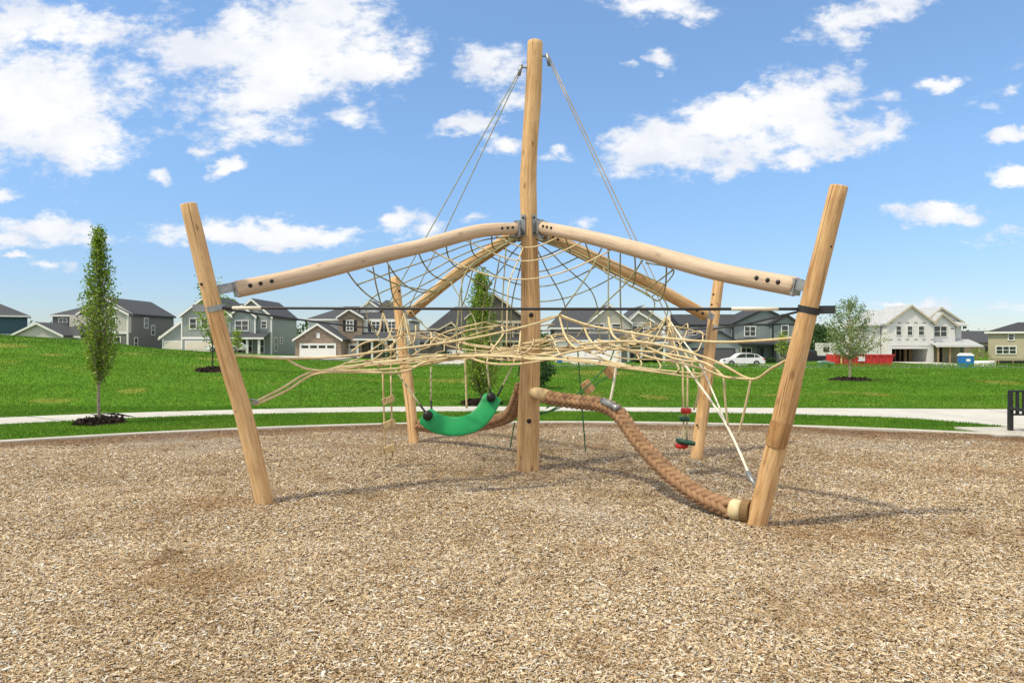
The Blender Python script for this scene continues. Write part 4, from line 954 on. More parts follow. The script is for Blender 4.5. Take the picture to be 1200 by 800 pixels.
h.window(289.5, 294, 398, 413, Y+.4, 1); h.window(304, 308, 398, 413, Y+.4, 1); h.door(283, 287, 398.5, 415, Y+.4)
h.sidewin(317, 328.5, 330.5, 396, 402); h.sidewin(317, 322, 324, 396, 411)
# 4 brick house
h = House(412, 418, 'brown brick and white house with white garage doors and black shutters')
h.wall(362, 479, 374, WHSIDE, Y, Y+11.5); h.hip(362, 424, 374, 392, 418, 356.5, y0=Y, y1=Y+11.5); h.hip(424, 479, 374, 443, 446, 348.5, y0=Y+.5, y1=Y+11.5)
h.gable(399, 426, 372, 411.5, 363.5, BRICK, y0=Y-1, y1=Y+4); h.gable(418, 441, 361, 429, 352.5, WHSIDE, y0=Y+2.2, y1=Y+7, bot=366)
h.window(408.5, 415.5, 376, 387, Y-1, 2, 3, shutters=SHUT); h.window(436, 445, 377, 388, Y, 2, 3, shutters=SHUT); h.window(455, 463, 377, 388, Y, 2, 3, shutters=SHUT)
h.xd = Y-5; h.gable(346, 399.5, 398, 372.5, 380.5, BRICK, y0=Y-5, y1=Y+1.2); h.garage(352.5, 392.5, 403.5, 418.5, DOORW, Y-5, 4)
MB().box(h.X(371), h.X(375), Y-5.05, Y-4.98, h.Z(396), h.Z(390)).build('gable_vent', WHITE, h.root); h.xd = HD
h.garage(402, 421, 404, 417.5, DOORW, Y-1, 2)
h.shed(421, 470, 389.5, 397, Y-2.6, Y-.02); h.posts((423.5, 440, 456, 469), 397.5, 418, Y-2.4); h.wall(425.5, 470, 398.5, BRICK, Y-.06, Y-.003); h.door(432.5, 438, 402, 417, Y-.06); h.window(444, 453, 402, 412, Y-.06, 2); h.sidewin(479, 486, 487, 380, 388) if False else None
# 5 dark brown house behind the net
h = House(560, 424, 'dark brown batten house with tan trim seen through the ropes behind the narrow tree')
h.wall(505, 615, 386, BROWN, Y, Y+11.5); h.hip(504.5, 600, 385, 529, 572, 357, SHINGB, TANTRIM, y0=Y, y1=Y+11.5)
h.gable(547, 615, 373, 579, 345.5, BROWN, SHINGB, TANTRIM, y0=Y-1, y1=Y+11); h.gable(506, 545, 393, 531, 379, BROWN, SHINGB, TANTRIM, y0=Y-2.5, y1=Y+.5); h.gable(503, 521, 402, 512, 392.5, BROWN, SHINGB, TANTRIM, y0=Y-3.4, y1=Y-2.4)
h.trimline(547, 615, 377, Y-1, TANTRIM); h.window(590, 600, 379, 390, Y-1, 2, trim=TANTRIM); h.window(603, 611, 379, 390, Y-1, 2, trim=TANTRIM); h.window(525, 536, 384, 390.5, Y-2.5, 2, trim=TANTRIM)
h.window(574, 577, 353, 358, Y-1, 1, 1, trim=TANTRIM)
for x in (552, 566, 589, 601, 613): MB().box(h.X(x)-.08, h.X(x)+.08, Y-1.06, Y-.99, h.Z(424), h.Z(378)).build('batten_board', TANTRIM, h.root)
h.garage(527, 548, 411, 425, DOORW, Y-2.55); h.window(592, 611, 402, 413, Y-1, 3, trim=TANTRIM); h.shed(560, 615, 395, 399, Y-2.8, Y-1.02, SHINGB, TANTRIM); h.posts((588, 602, 613), 399.5, 424, Y-2.6, TANTRIM); h.door(596.5, 600.5, 402, 423, Y-1.0) if False else None
# 6 beige house
h = House(710, 423, 'beige siding house with twin front gables and two white garage doors')
h.wall(650, 775, 384, BEIGE, Y, Y+11); h.hip(648, 740, 384, 662, 720, 361, y0=Y, y1=Y+11)
h.gable(689, 737, 378.5, 713, 358.5, BEIGE, y0=Y-1.2, y1=Y+7); h.gable(735, 776, 375.5, 754.5, 359.5, BEIGE, y0=Y+.3, y1=Y+10.8); h.gable(736, 763, 376.8, 746.5, 366.5, BEIGE, y0=Y-.6, y1=Y+1.2)
h.window(695, 706, 380, 386, Y-1.2, 2, 1); h.window(716, 725, 380, 387, Y-1.2, 1); h.window(740, 752.5, 382, 391.5, Y-.6, 2); h.window(764, 769, 382, 388, Y+.3, 1)
h.shed(650, 690, 391, 398.5, Y-3.2, Y-.02); h.wall(650, 724, 398.6, WHSIDE, Y-3, Y-1.25); h.shed(690, 728, 391, 398.5, Y-3.2, Y-1.22); h.garage(663, 681, 403.5, 424, DOORW, Y-3); h.garage(688, 720, 403.5, 424, DOORW, Y-3)
h.shed(728, 776, 395, 400.5, Y-2.6, Y-.02); h.posts((733, 748, 774), 401, 423, Y-2.4); h.wall(730, 775, 401.5, STONE, Y-.7, Y-.62) if False else h.wall(736, 775, 415, STONE, Y-.72, Y-.61); h.door(737, 742, 407, 422, Y-.74); h.window(752, 762, 404, 413, Y-.62, 2)
h.trimline(736, 763, 378.5, Y-.6, h=.07)
# 7 grey house with black trim
h = House(860, 424, 'grey green house with black trim behind the white car')
h.wall(799.5, 928, 380.5, LGREY, Y, Y+10.5); r = h.gable(799.5, 800.5, 380, 800, 379, LGREY) if False else None
zr, ze = h.Z(366.5), h.Z(380)
rf = MB().prism([(Y-.4, ze-.05), (Y+5.2, zr), (Y+10.9, ze-.05)], h.X(799.5)-.35, h.X(895)+.3, 'X').build('roof', SHINGB, h.root)
MB().prism([(Y-.42, ze-.28), (Y-.42, ze-.06), (Y+5.2, zr-.02), (Y+10.9, ze-.06), (Y+10.9, ze-.28), (Y+5.2, zr-.25)], h.X(799.5)-.43, h.X(799.5)-.36, 'X').box(h.X(799.5)-.35, h.X(856), Y-.48, Y-.42, ze-.3, ze-.02).build('fascia', BLACKTR, rf)
MB().prism([(Y+.02, ze-.3), (Y+5.2, zr-.14), (Y+10.4, ze-.3)], h.X(799.5)-.001, h.X(799.5)+.2, 'X').build('wall', LGREY, h.root)
h.gable(856, 929, 380.2, 893, 362.8, SAGEB, SHINGB, BLACKTR, y0=Y-1, y1=Y+8); h.gable(899, 928, 379.5, 914.5, 370.2, SAGEB, SHINGB, BLACKTR, y0=Y-2, y1=Y-.6)
h.trimline(856, 899, 380.5, Y-1, BLACKTR, .10); h.trimline(899, 928, 380.5, Y-2, BLACKTR, .10)
for x, y in ((856.8, Y-1), (899.8, Y-2), (928, Y-2)): h.corner(x, 381, 424, y, BLACKTR)
h.window(807, 816, 384.5, 392, Y, 2); h.window(870, 882, 383, 393.5, Y-1, 2); h.window(909.5, 916.5, 382, 393, Y-2, 1)
h.xd = Y-5; h.gable(806, 866, 402.5, 842, 388.8, SAGEB, SHINGB, BLACKTR, y0=Y-5, y1=Y+.5); h.garage(838, 860, 409, 423, DOORD, Y-5, 0, BLACKTR); h.garage(812, 833, 409, 423, DOORD, Y-5, 0, BLACKTR); h.xd = HD
h.shed(864, 918, 397, 402.5, Y-3, Y-1.02, SHINGB, BLACKTR); h.posts((881, 899.5), 403, 424, Y-2.8, BLACKTR); h.window(866, 877, 407.5, 418, Y-1, 2); h.door(885, 892, 407, 424, Y-1.0)
h.window(907.5, 919, 406, 418, Y-2, 2); h.wall(899, 928, 419, STONE, Y-2.08, Y-2.003)
# 8 house under construction
h = House(1080, 426, 'white wrapped house under construction with open garage', 'unfinished_house')
h.wall(1019, 1034, 380, WRAP, Y+.5, Y+7); h.wall(1034, 1132, 379, WRAP, Y+3.9, Y+7); h.hip(1019, 1132, 380, 1034, 1112, 362, UNDER, WRAP, y0=Y+.5, y1=Y+7)
zt, zb_ = h.Z(408.5), h.zb
h.gable(1035, 1089, 379.5, 1062.5, 359.5, WRAP, UNDER, TANTRIM, y0=Y-1, y1=Y+5, bot=408.5)
MB().box(h.X(1035), h.X(1040.5), Y-1, Y+3.8, zb_, zt-.002).build('wall', WRAP, h.root); MB().box(h.X(1082.5), h.X(1089), Y-1, Y+3.8, zb_, zt-.002).build('wall', WRAP, h.root)
MB().box(h.X(1040.6), h.X(1082.4), Y+3.4, Y+3.8, zb_, zt-.01).build('garage_interior', RECSHADE, h.root)
for x, w_ in ((1052, 1), (1061, .6), (1067, .6), (1072, 2.2), (1078, 2.4)): MB().box(h.X(x), h.X(x+w_*1.6), Y+2.6, Y+2.8, zb_, zt-.03).build('stud', STUD, h.root)
h.trimline(1040, 1084, 404, Y-1, WRAP, .12)
h.gable(1089, 1132, 377.5, 1107.5, 361.2, WRAP, UNDER, TANTRIM, y0=Y+1, y1=Y+8, bot=398); h.gable(1090, 1117, 381.5, 1101, 368.5, WRAP, UNDER, TANTRIM, y0=Y-.4, y1=Y+1, bot=400)
for x0, x1 in ((1045.5, 1051), (1058.5, 1064), (1071.5, 1077.5)): h.window(x0, x1, 382.5, 392.5, Y-1, 1, 2, fw=.06)
h.window(1092.5, 1107, 382.5, 394, Y-.4, 2, 2, fw=.07); h.window(1120.5, 1125, 382.5, 391, Y+1, 1)
h.shed(1088, 1137, 397, 404.5, Y-2.2, Y+.9, UNDER, WRAP); h.posts((1089.5, 1103, 1119, 1134), 405, 426, Y-2.0, STUD, .08)
h.wall(1089.2, 1132, 405, simple('sheathing_board', (.46, .38, .28), .8), Y+1.2, Y+3.6)
for x0, x1 in ((1093, 1098), (1106, 1110)): MB().box(h.X(x0), h.X(x1), Y+1.12, Y+1.19, zb_, h.Z(407)).build('opening', RECSHADE, h.root)  # near-black panels paint the openings as unlit
mb = MB()
for py in (378.5, 397.8):
    for x in np.arange(1037.5, 1087, 9.6): mb.box(h.X(x), h.X(x+4), Y-1.012, Y-1.003, h.Z(py)-.06, h.Z(py)+.06)
for x in (1112,): mb.box(h.X(x), h.X(x+3.5), Y-.412, Y-.403, h.Z(385)-.08, h.Z(385)+.06)
mb.build('wrap_print', WRAPMARK, h.root)
h.railing(1100, 1124, 419, 423, Y-1.6, WRAPMARK)
# 9 tan house
h = House(1158, 422, 'tan house with dark hip roof at the right edge')
h.wall(1158, 1290, 389.5, TAN); h.hip(1158, 1290, 389, 1187, 1262, 377, SHINGB)
h.window(1166, 1184, 406, 414, cols=3); h.window(1177.5, 1182, 392, 398, cols=1); h.window(1196, 1206, 409, 418, cols=2); h.trimline(1158, 1290, 419.5, h=.07, mat=TAN); h.root.rotation_euler.z = R(-35)
# distant roofs beyond
def far_house(px, d, w, hw, roof_h, wmat, label):
    x = xat(px, d); z = tz(x, d)
    o = empty('distant_house', (x, d, z), label, 'house', 'distant houses beyond the street')
    MB().box(x-w/2, x+w/2, d, d+9, z-1, z+hw).build('wall', wmat, o)
    MB().prism([(d-.4, z+hw-.02), (d+4.5, z+hw+roof_h), (d+9.4, z+hw-.02)], x-w/2-.4, x+w/2+.4, 'X').build('roof', SHING, o)
    for k in (-.25, .2): MB().box(x+w*k-.5, x+w*k+.5, d-.05, d+.02, z+1.0, z+2.3).build('window', GLASS, o)
far_house(488, 170, 16, 3.3, 2.6, BROWN, 'far dark roofed house in the gap between the brick and brown houses')
far_house(1143, 150, 13, 3.2, 2.6, BRICK, 'far low brick house between the unfinished and tan houses')
# distant wood
n = 16000; X = rng.uniform(-420, 420, n); Yw = rng.uniform(300, 360, n); hh = 7+3.5*np.sin(X*.045)+2.5*np.sin(X*.13+1)+1.2*np.sin(X*.31)
P = np.stack([X, Yw, -5+rng.uniform(0, 1, n)**.7*hh*1.15], 1)
leaves_mesh('distant_wood', np.concatenate([P, P+rng.normal(0, 1.2, P.shape)]), 2.0, LEAFD, None, np.clip(rng.normal(.55, .2, 2*n), 0, 1)); tag(bpy.data.objects['distant_wood'], 'dark line of far trees on the horizon', 'wood', kind='stuff')
for k, (px, d, hgt, r) in enumerate(((948, 135, 6.6, 4.2), (962, 128, 5.6, 3.6), (935, 150, 6.8, 4.5))):
    x = xat(px, d); b = Vector((x, d, tz(x, d)))
    tree('background_tree', b, hgt, lambda h, r=r: r*(.8 if h < .3 else 1 if h < .6 else .7 if h < .85 else .4), LEAFD, ['dark leafy tree beyond the street just right of the nearest post', 'smaller dark tree beyond the street beside the white trailer', 'dark tree far back, half hidden by the nearest post'][k], group='trees beyond the street', nbr=80, lpb=90, leaf=.36, fork=.15, spread=.40, steep=.5, trunk_r=.2, seed=30+k)
# foundation shrubs and saplings
for k, (px, py, rx, hz, m2, lb) in enumerate(((455, 419, .8, 1.1, LEAFD, 'round green shrub by the brick house porch'), (522, 424, 1.1, 1.5, LEAFD, 'broad green shrub beside the brown house garage'), (757, 424, .7, .8, LEAFD, 'low shrub under the beige house window'), (768, 424, .6, .7, LEAFD, 'small low shrub at the corner of the beige house'), (748, 424, .5, .6, LEAFD, 'smallest low shrub by the beige house porch'), (903, 424, .7, .8, LEAFD, 'low shrub by the grey green house door'), (1146, 421, 1.4, 2.0, LEAF, 'green shrub between the unfinished and tan houses'))):
    d = 91.5; x = xat(px, d); bush('foundation_shrub', (x, d, tz(x, d)), rx, hz, 500, .22, m2, lb, group='shrubs by the houses', seed=50+k)
for k, (px, d, hg, lb) in enumerate(((278, 88, 3.0, 'light green sapling in front of the sage house porch'), (917, 88, 4.0, 'slender sapling in front of the grey green house'))):
    x = xat(px, d); tree('sapling', (x, d, tz(x, d)), hg, lambda h: .8 if h < .6 else .5, LEAF, lb, group='saplings on the front lawns', nbr=20, lpb=22, leaf=.28, fork=.4, spread=.2, trunk_r=.06, seed=70+k)

# ------------------------------------------------------------------ vehicles and site things
def wheel(x, y, z, r, par):
    t = MB().tube([(x, y-.1, z), (x, y-.09, z), (x, y+.09, z), (x, y+.1, z)], [r*.9, r, r, r*.9], 20).build('wheel', simple('tyre_rubber', (.02, .02, .02), .8) if 'tyre_rubber' not in bpy.data.materials else bpy.data.materials['tyre_rubber'], par, True)
    MB().tube([(x, y-.115, z), (x, y-.105, z)], [r*.58, r*.6], 14).build('rim', STEEL, t)
def car(px, d, label, paint, name='parked_car'):
    x = xat(px, d); z = tz(x, d)+.06; o = empty(name, (x, d, z), label, 'car'); L0 = 4.7
    def pr(pts): return [(x+(a-.5)*L0, z+b) for a, b in pts]
    W = 1.85; body = MB().prism(pr([(.0, .30), (.02, .62), (.06, .80), (.20, .93), (.27, .98), (.93, 1.02), (.985, .95), (1., .60), (.985, .32), (.88, .24), (.12, .24)])[::-1], d, d+W)
    b = body.build('body', paint, o)
    roof = pr([(.26, .97), (.38, 1.38), (.46, 1.49), (.66, 1.50), (.82, 1.38), (.955, 1.04)])
    MB().prism(roof[::-1], d+.13, d+W-.13).build('cabin', paint, o)
    for pts in ([(.30, 1.0), (.39, 1.35), (.46, 1.43), (.535, 1.44), (.535, 1.0)], [(.555, 1.0), (.555, 1.44), (.66, 1.44), (.74, 1.38), (.74, 1.02)], [(.76, 1.03), (.76, 1.36), (.81, 1.31), (.885, 1.09)]):
        MB().prism(pr(pts)[::-1], d+.09, d+.125).build('side_window', GLASS, o)
    wheel(x-.31*L0, d+.08, z+.34, .36, o); wheel(x+.29*L0, d+.08, z+.34, .36, o)
    wheel(x-.31*L0, d+W-.08, z+.34, .36, o); wheel(x+.29*L0, d+W-.08, z+.34, .36, o)
    MB().box(x-L0*.50, x-L0*.455, d-.012, d+.3, z+.62, z+.78).build('headlight', STEEL, o); MB().box(x+L0*.455, x+L0*.49, d-.012, d+.3, z+.72, z+.92).build('taillight', REDP, o)
    MB().box(x-L0*.49, x+L0*.49, d-.01, d-.003, z+.26, z+.33).build('sill_trim', BLACKTR, o)
    return o
PAINTW = simple('white_car_paint', (.78, .78, .78), .25, 0, .02, 2, 0, .6)
car(872.5, 77, 'white sport utility car parked in front of the grey green house', PAINTW)
car(262, 89, 'white car half hidden by the front left post', PAINTW)
# pickup
x = xat(951, 84); d = 84; z = tz(x, d)+.05; pk = empty('parked_pickup', (x, d, z), 'dark pickup truck parked just right of the nearest post', 'truck')
MB().prism([(x-2.6, z+.45), (x-2.55, z+1.0), (x-1.3, z+1.12), (x-.8, z+1.75), (x+.6, z+1.78), (x+.75, z+1.12), (x+2.6, z+1.12), (x+2.6, z+.45)][::-1], d, d+1.9).build('body', simple('dark_paint', (.02, .022, .025), .35), pk)
MB().prism([(x-1.1, z+1.15), (x-.72, z+1.65), (x+.5, z+1.67), (x+.6, z+1.15)][::-1], d-.02, d-.003).build('side_window', GLASS, pk)
for a in (-1.6, 1.6): wheel(x+a, d+.05, z+.38, .40, pk)
# white trailer
x = xat(984, 92); d = 92; z = tz(x, d); tr_ = empty('site_trailer', (x, d, z), 'white box trailer behind the red dumpster', 'trailer')
MB().box(x-2.3, x+2.3, d, d+2.3, z+.6, z+2.7).build('body', WRAP, tr_); MB().box(x-2.2, x-1.4, d-.03, d-.003, z+1.5, z+2.2).build('window', GLASS, tr_)
for a in (-.5, .5): wheel(x+a, d+.1, z+.4, .38, tr_)
MB().box(x-3.2, x-2.3, d+1.0, d+1.2, z+.5, z+.65).build('hitch', DARKST, tr_)
# dumpster
d = 76; x0, x1 = xat(979, d), xat(1048, d); xm = (x0+x1)/2; z = tz(xm, d); zt_ = zat(415.5, d)
du = empty('dumpster', (xm, d, z), 'long red roll off dumpster with white sign', 'dumpster'); RP = simple('red_paint', (.50, .035, .03), .55, 0, .2, 2)
MB().prism([(x0+.05, z+.15), (x1-.35, z+.15), (x1, zt_), (x0, zt_)][::-1], d, d+2.3).build('bin', RP, du)
for i in range(9):
    xx = x0+.25+i*(x1-x0-.7)/8; MB().box(xx-.07, xx+.07, d-.10, d-.003, z+.18, zt_-.12).build('rib', RP, du)
MB().box(x0-.05, x1+.05, d-.08, d-.003, zt_-.11, zt_+.04).build('rim', RP, du)
MB().box(xat(1005, d), xat(1013, d), d-.13, d-.105, zat(423, d), zat(417.5, d)).build('sign', WHITE, du)
MB().box(xat(984.5, d), xat(986.3, d), d-.14, d-.105, zat(429, d), zat(415.5, d)).build('marker_board', simple('yellow_board', (.62, .45, .16), .6), du)
# portable toilet
d = 60; xc = xat(1132, d); z = tz(xc, d)-1.0; BL_ = simple('blue_plastic', (.012, .14, .42), .4)
pt = empty('portable_toilet', (xc, d, z), 'blue portable toilet with white roof standing before the unfinished house', 'portable toilet'); zt_ = zat(416.6, d)
MB().box(xc-.58, xc+.58, d, d+1.16, z, zt_).build('cabin', BL_, pt)
MB().add([(xc-.63, d-.05, zt_+.002), (xc+.63, d-.05, zt_+.002), (xc+.63, d+1.2, zt_+.002), (xc-.63, d+1.2, zt_+.002), (xc-.42, d+.15, zt_+.2), (xc+.42, d+.15, zt_+.2), (xc+.42, d+1.0, zt_+.2), (xc-.42, d+1.0, zt_+.2)], [(0, 1, 5, 4), (1, 2, 6, 5), (2, 3, 7, 6), (3, 0, 4, 7), (4, 5, 6, 7), (3, 2, 1, 0)]).build('roof', WHITE, pt)
dd = MB().box(xc-.42, xc+.42, d-.03, d-.003, z+.1, zt_-.12).build('door', BL_, pt); MB().box(xc+.02, xc+.32, d-.04, d-.031, zt_-.5, zt_-.28).build('sign', WHITE, dd)
for a in (-.5, .5): MB().box(xc+a-.05, xc+a+.05, d-.02, d-.003, z, zt_-.02).build('corner_post', BL_, pt)
pt.rotation_euler.z = R(-30)
# green utility boxes
for k, (px, py, w_) in enumerate(((968, 430, .42), (974.5, 430.5, .30))):
    d = 58; x = xat(px, d); z = tz(x, d); zt_ = zat(423.5+k*1.5, d); GB = simple('green_cabinet%d' % k, (.16, .27, .19), .5)
    ub = empty('utility_box', (x, d, z), ['pale green utility cabinet by the street, the larger of two', 'smaller green utility pedestal beside the larger cabinet'][k], 'utility box', 'utility boxes by the street')
    MB().box(x-w_, x+w_, d, d+.7, z-.1, zt_-.08).build('cabinet', GB, ub); MB().prism([(x-w_-.04, zt_-.078), (x+w_+.04, zt_-.078), (x+w_*.8, zt_+.04), (x-w_*.8, zt_+.04)][::-1], d-.04, d+.74).build('lid', GB, ub)
# silt fence and white pipes on the building site
x0, x1 = xat(1168, 80), xat(1290, 80); sf = empty('silt_fence', ((x0+x1)/2, 80, tz(x0, 80)), 'low black silt fence in front of the tan house', 'fence')
MB().box(x0, x1, 80, 80.03, tz(x0, 80)-.3, zat(422.3, 80)).build('fabric', simple('black_fabric', (.02, .02, .02), .9), sf)
for i in range(8):
    xx = x0+.2+i*1.7; MB().box(xx-.03, xx+.03, 79.93, 79.995, tz(xx, 80)-.3, zat(421, 80)).build('stake', STUD, sf)
x0, x1 = xat(1142, 82), xat(1166, 82); pl = empty('pipe_stack', ((x0+x1)/2, 82, tz(x0, 82)), 'stack of white pipes on the ground beside the blue toilet', 'pipes')
for i, (dy, dz) in enumerate(((0, .15), (.4, .15), (.2, .45))): MB().tube([(x0+.1*i, 82+dy, tz(x0, 82)+dz), (x1, 82+dy, tz(x0, 82)+dz)], .18, 10).build('pipe', WHITE, pl, True)
# wheelie bin by beige house
d = 90; x = xat(656, d); z = tz(x, d); wb = empty('wheelie_bin', (x, d, z), 'blue wheelie bin beside the beige house garage', 'bin')
MB().prism([(x-.28, z+.05), (x+.28, z+.05), (x+.36, z+1.0), (x-.36, z+1.0)][::-1], d, d+.7).build('body', BL_, wb); MB().box(x-.39, x+.39, d-.05, d+.75, z+1.002, z+1.08).build('lid', BL_, wb)
for a in (-.25, .25): wheel(x+a, d+.6, z+.12, .12, wb)

grass(MULCHES)

# ------------------------------------------------------------------ sky with clouds, sun, camera
w = bpy.data.worlds.new('World'); sc.world = w; w.use_nodes = True; nt = w.node_tree; nt.nodes.clear()
out = nt.nodes.new('ShaderNodeOutputWorld'); bg = nt.nodes.new('ShaderNodeBackground'); bg2 = nt.nodes.new('ShaderNodeBackground'); mx = nt.nodes.new('ShaderNodeMixShader')
sky = nt.nodes.new('ShaderNodeTexSky'); sky.sky_type = 'NISHITA'; sky.sun_disc = False; sky.sun_elevation = SUN_EL; sky.sun_rotation = SUN_AZ
sky.air_density = 1.0; sky.dust_density = 0; sky.ozone_density = 3.6; sky.altitude = 100
bg.inputs[1].default_value = .15
tc = nt.nodes.new('ShaderNodeTexCoord'); sx = nt.nodes.new('ShaderNodeSeparateXYZ'); L(nt, tc.outputs['Generated'], sx.inputs[0])
tone = ramp(nt, [(0, (.40, .43, .52)), (.08, (.50, .54, .63)), (.25, (.73, .80, .835)), (.45, (.91, .965, .96)), (.8, (1, 1, 1))], sx.outputs[2])   # clear, evenly bright summer air down to the horizon
L(nt, mixc(nt, 1.0, sky.outputs[0], tone.outputs[0], 'MULTIPLY'), bg.inputs[0])
yy = math_(nt, 'MAXIMUM', sx.outputs[1], .03)
cbn = nt.nodes.new('ShaderNodeCombineXYZ'); L(nt, math_(nt, 'DIVIDE', sx.outputs[0], yy), cbn.inputs[0]); L(nt, math_(nt, 'DIVIDE', sx.outputs[2], yy), cbn.inputs[1])
P0 = cbn.outputs[0]
def vm(op, a, b=None, s=None):
    n = nt.nodes.new('ShaderNodeVectorMath'); n.operation = op
    for i, v in enumerate((a, b)):
        if v is None: continue
        if isinstance(v, tuple): n.inputs[i].default_value = v
        else: L(nt, v, n.inputs[i])
    if s is not None: n.inputs['Scale'].default_value = s
    return n
stretch = vm('MULTIPLY', P0, (1, 1.7, 1)).outputs[0]
def nz(vec, s, det, rough=.6, col=False):
    n = N(nt, 'ShaderNodeTexNoise', Scale=s, Detail=det, Roughness=rough); L(nt, vec, n.inputs['Vector']); return n.outputs[1 if col else 0]
warp = vm('SCALE', vm('SUBTRACT', nz(stretch, 9, 4, .6, True), (.5, .5, .5)).outputs[0], None, .07).outputs[0]
warp2 = vm('SCALE', vm('SUBTRACT', nz(stretch, 30, 4, .65, True), (.5, .5, .5)).outputs[0], None, .022).outputs[0]
PW = vm('ADD', vm('ADD', P0, warp).outputs[0], warp2).outputs[0]
CL = [  # px, py, rx, ry, rot(deg), weight
 (45, 120, 130, 92, 0, 1), (20, 30, 120, 55, 0, .8), (110, 45, 80, 45, 0, .55), (100, 160, 80, 48, 8, .8), (-60, 120, 140, 110, 0, 1), (150, 95, 60, 40, 0, .5),
 (345, 62, 150, 80, 0, 1), (420, 75, 90, 45, -10, .9), (250, 62, 100, 48, 10, .8), (300, 115, 100, 55, 0, .9), (370, 15, 110, 45, 0, .9), (290, 150, 80, 26, 0, .6), (200, 50, 80, 40, 0, .6), (470, 85, 45, 26, -20, .6),
 (262, 194, 28, 13, -20, .8), (188, 197, 22, 13, 10, .75), (232, 178, 26, 10, -15, .45), (412, 138, 34, 16, 0, .45), (90, 190, 50, 16, 20, .4),
 (290, 273, 160, 19, 1, 1), (360, 272, 90, 15, 0, .9), (55, 272, 85, 24, 4, .95), (10, 285, 60, 14, 0, .7), (17, 306, 28, 8, 0, .7), (6, 228, 26, 12, 0, .8), (60, 312, 40, 7, 0, .35), (240, 263, 60, 12, 0, .5),
 (468, 258, 34, 22, -10, .8), (508, 262, 22, 14, 0, .5), (578, 80, 56, 34, 10, .85), (545, 146, 55, 15, -6, .85), (588, 176, 28, 18, 0, .6), (595, 118, 30, 14, 0, .5), (553, 252, 20, 9, -15, .35),
 (780, 168, 105, 42, -8, 1), (860, 142, 110, 44, -14, 1), (930, 125, 85, 48, -8, 1), (965, 160, 70, 34, 18, .9), (985, 98, 40, 26, 0, .6), (1010, 155, 60, 22, 0, .6), (1045, 142, 34, 18, 0, .5), (875, 105, 26, 14, 0, .5), (880, 170, 90, 34, -10, .8), (940, 185, 50, 18, -15, .7),
 (762, 6, 75, 20, 0, .9), (810, 16, 36, 16, 0, .6), (1000, 25, 80, 28, -18, .85), (1050, 8, 60, 24, -20, .8), (985, 52, 30, 16, 0, .45), (775, 72, 26, 16, 30, .5), (770, 85, 18, 9, 0, .35),
 (1107, 98, 38, 12, -8, .8), (1045, 112, 26, 12, 0, .4), (1182, 160, 44, 15, -8, .85), (1190, 211, 42, 14, -8, .85), (1098, 250, 75, 17, 0, .9), (1180, 278, 34, 14, 0, .4), (1075, 359, 70, 11, 0, .7), (1180, 355, 60, 9, 0, .35), (1170, 112, 30, 10, -8, .35),
 (659, 175, 18, 18, 0, .5), (680, 261, 22, 11, -10, .55), (1260, 60, 70, 40, 0, .6), (1290, 240, 80, 30, 0, .7), (640, 186, 20, 8, 0, .3), (-80, 300, 90, 18, 0, .6), (735, 75, 12, 5, 0, .3)]
acc = None
for (px, py, rx, ry, ro, wt_) in CL:
    m_ = nt.nodes.new('ShaderNodeMapping'); m_.vector_type = 'TEXTURE'
    m_.inputs['Location'].default_value = ((px-600)/F, (400-py)/F, 0); m_.inputs['Rotation'].default_value = (0, 0, R(-ro)); m_.inputs['Scale'].default_value = (rx/F, ry/F, 1)
    L(nt, PW, m_.inputs[0]); ln = vm('LENGTH', m_.outputs[0]); v = math_(nt, 'MULTIPLY', math_(nt, 'SUBTRACT', 1.0, ln.outputs['Value']), wt_)
    acc = v if acc is None else math_(nt, 'SMOOTH_MAX', acc, v, .12)
fb = nz(stretch, 13, 9, .62); fb2 = nz(vm('ADD', stretch, (3.1, 1.7, 0)).outputs[0], 34, 7, .68)
den = math_(nt, 'ADD', acc, math_(nt, 'ADD', math_(nt, 'MULTIPLY', math_(nt, 'SUBTRACT', fb, .5), 1.5), math_(nt, 'MULTIPLY', math_(nt, 'SUBTRACT', fb2, .5), 1.0)))
mr = N(nt, 'ShaderNodeMapRange', interpolation_type='SMOOTHSTEP'); mr.inputs['From Min'].default_value = .02; mr.inputs['From Max'].default_value = .58; L(nt, den, mr.inputs['Value'])
front = math_(nt, 'GREATER_THAN', sx.outputs[1], .05)
mask = math_(nt, 'MULTIPLY', math_(nt, 'MULTIPLY', mr.outputs[0], front), .97)
# unseen bright clouds, overhead and behind the viewer, added to fill the shadows
zz = math_(nt, 'MAXIMUM', math_(nt, 'ADD', sx.outputs[2], .12), .06)
cp = nt.nodes.new('ShaderNodeCombineXYZ'); L(nt, math_(nt, 'DIVIDE', sx.outputs[0], zz), cp.inputs[0]); L(nt, math_(nt, 'DIVIDE', sx.outputs[1], zz), cp.inputs[1])
dn = nz(cp.outputs[0], 1.1, 8, .58)
ml = N(nt, 'ShaderNodeMapRange', interpolation_type='SMOOTHSTEP'); ml.inputs['From Min'].default_value = .40; ml.inputs['From Max'].default_value = .55; L(nt, dn, ml.inputs['Value'])
up = N(nt, 'ShaderNodeMapRange', interpolation_type='SMOOTHSTEP'); up.inputs['From Min'].default_value = .62; up.inputs['From Max'].default_value = .95
L(nt, math_(nt, 'DIVIDE', sx.outputs[2], yy), up.inputs['Value'])
side = N(nt, 'ShaderNodeMapRange', interpolation_type='SMOOTHSTEP'); side.inputs['From Min'].default_value = .95; side.inputs['From Max'].default_value = 1.5
L(nt, math_(nt, 'DIVIDE', math_(nt, 'ABSOLUTE', sx.outputs[0]), yy), side.inputs['Value'])
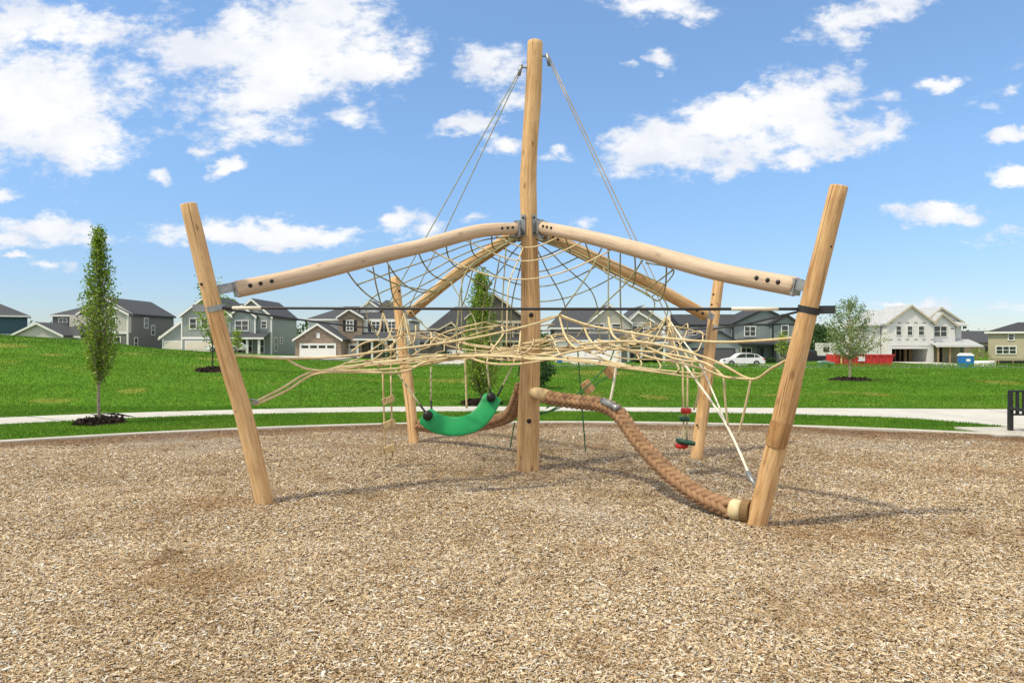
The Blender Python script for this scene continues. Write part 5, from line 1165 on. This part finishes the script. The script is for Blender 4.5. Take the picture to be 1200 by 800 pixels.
away = math_(nt, 'MAXIMUM', up.outputs[0], side.outputs[0]); above = math_(nt, 'GREATER_THAN', sx.outputs[2], .0)
mask2 = math_(nt, 'MULTIPLY', math_(nt, 'MULTIPLY', ml.outputs[0], away), math_(nt, 'MULTIPLY', above, .97))
mask = math_(nt, 'MAXIMUM', math_(nt, 'MULTIPLY', mask, math_(nt, 'SUBTRACT', 1.0, away)), mask2)
shade = nz(vm('ADD', stretch, (.7, .35, 0)).outputs[0], 7, 6, .6)
cc = ramp(nt, [(.36, (.80, .83, .90)), (.56, (1.0, 1.0, 1.0))], math_(nt, 'ADD', math_(nt, 'MULTIPLY', shade, .75), math_(nt, 'MULTIPLY', den, .14)))
L(nt, mixc(nt, away, cc.outputs[0], (1.36, 1.31, 1.2)), bg2.inputs[0]); bg2.inputs[1].default_value = .72  # the added unseen clouds are brighter and warmer than the visible ones
L(nt, mask, mx.inputs[0]); L(nt, bg.outputs[0], mx.inputs[1]); L(nt, bg2.outputs[0], mx.inputs[2]); L(nt, mx.outputs[0], out.inputs[0])

sd = bpy.data.lights.new('sun', 'SUN'); sd.energy = 2.65; sd.angle = R(4.0); sd.color = (1, .92, .69)
so = bpy.data.objects.new('sun', sd); COL.objects.link(so)
to = Vector((math.sin(SUN_AZ)*math.cos(SUN_EL), math.cos(SUN_AZ)*math.cos(SUN_EL), math.sin(SUN_EL)))
so.rotation_euler = (-to).to_track_quat('-Z', 'Y').to_euler(); so.location = (0, 0, 40)
cd = bpy.data.cameras.new('camera'); cd.lens = 24; cd.sensor_width = 36; cd.sensor_fit = 'HORIZONTAL'; cd.clip_start = .05; cd.clip_end = 6000
co = bpy.data.objects.new('camera', cd); COL.objects.link(co); co.location = (0, 0, H); co.rotation_euler = (R(90), 0, 0); sc.camera = co
vs = sc.view_settings; vs.view_transform = 'Standard'; vs.look = 'None'; vs.exposure = .55; vs.gamma = 1; vs.use_curve_mapping = False
sc.cycles.max_bounces = 6; sc.cycles.transparent_max_bounces = 8
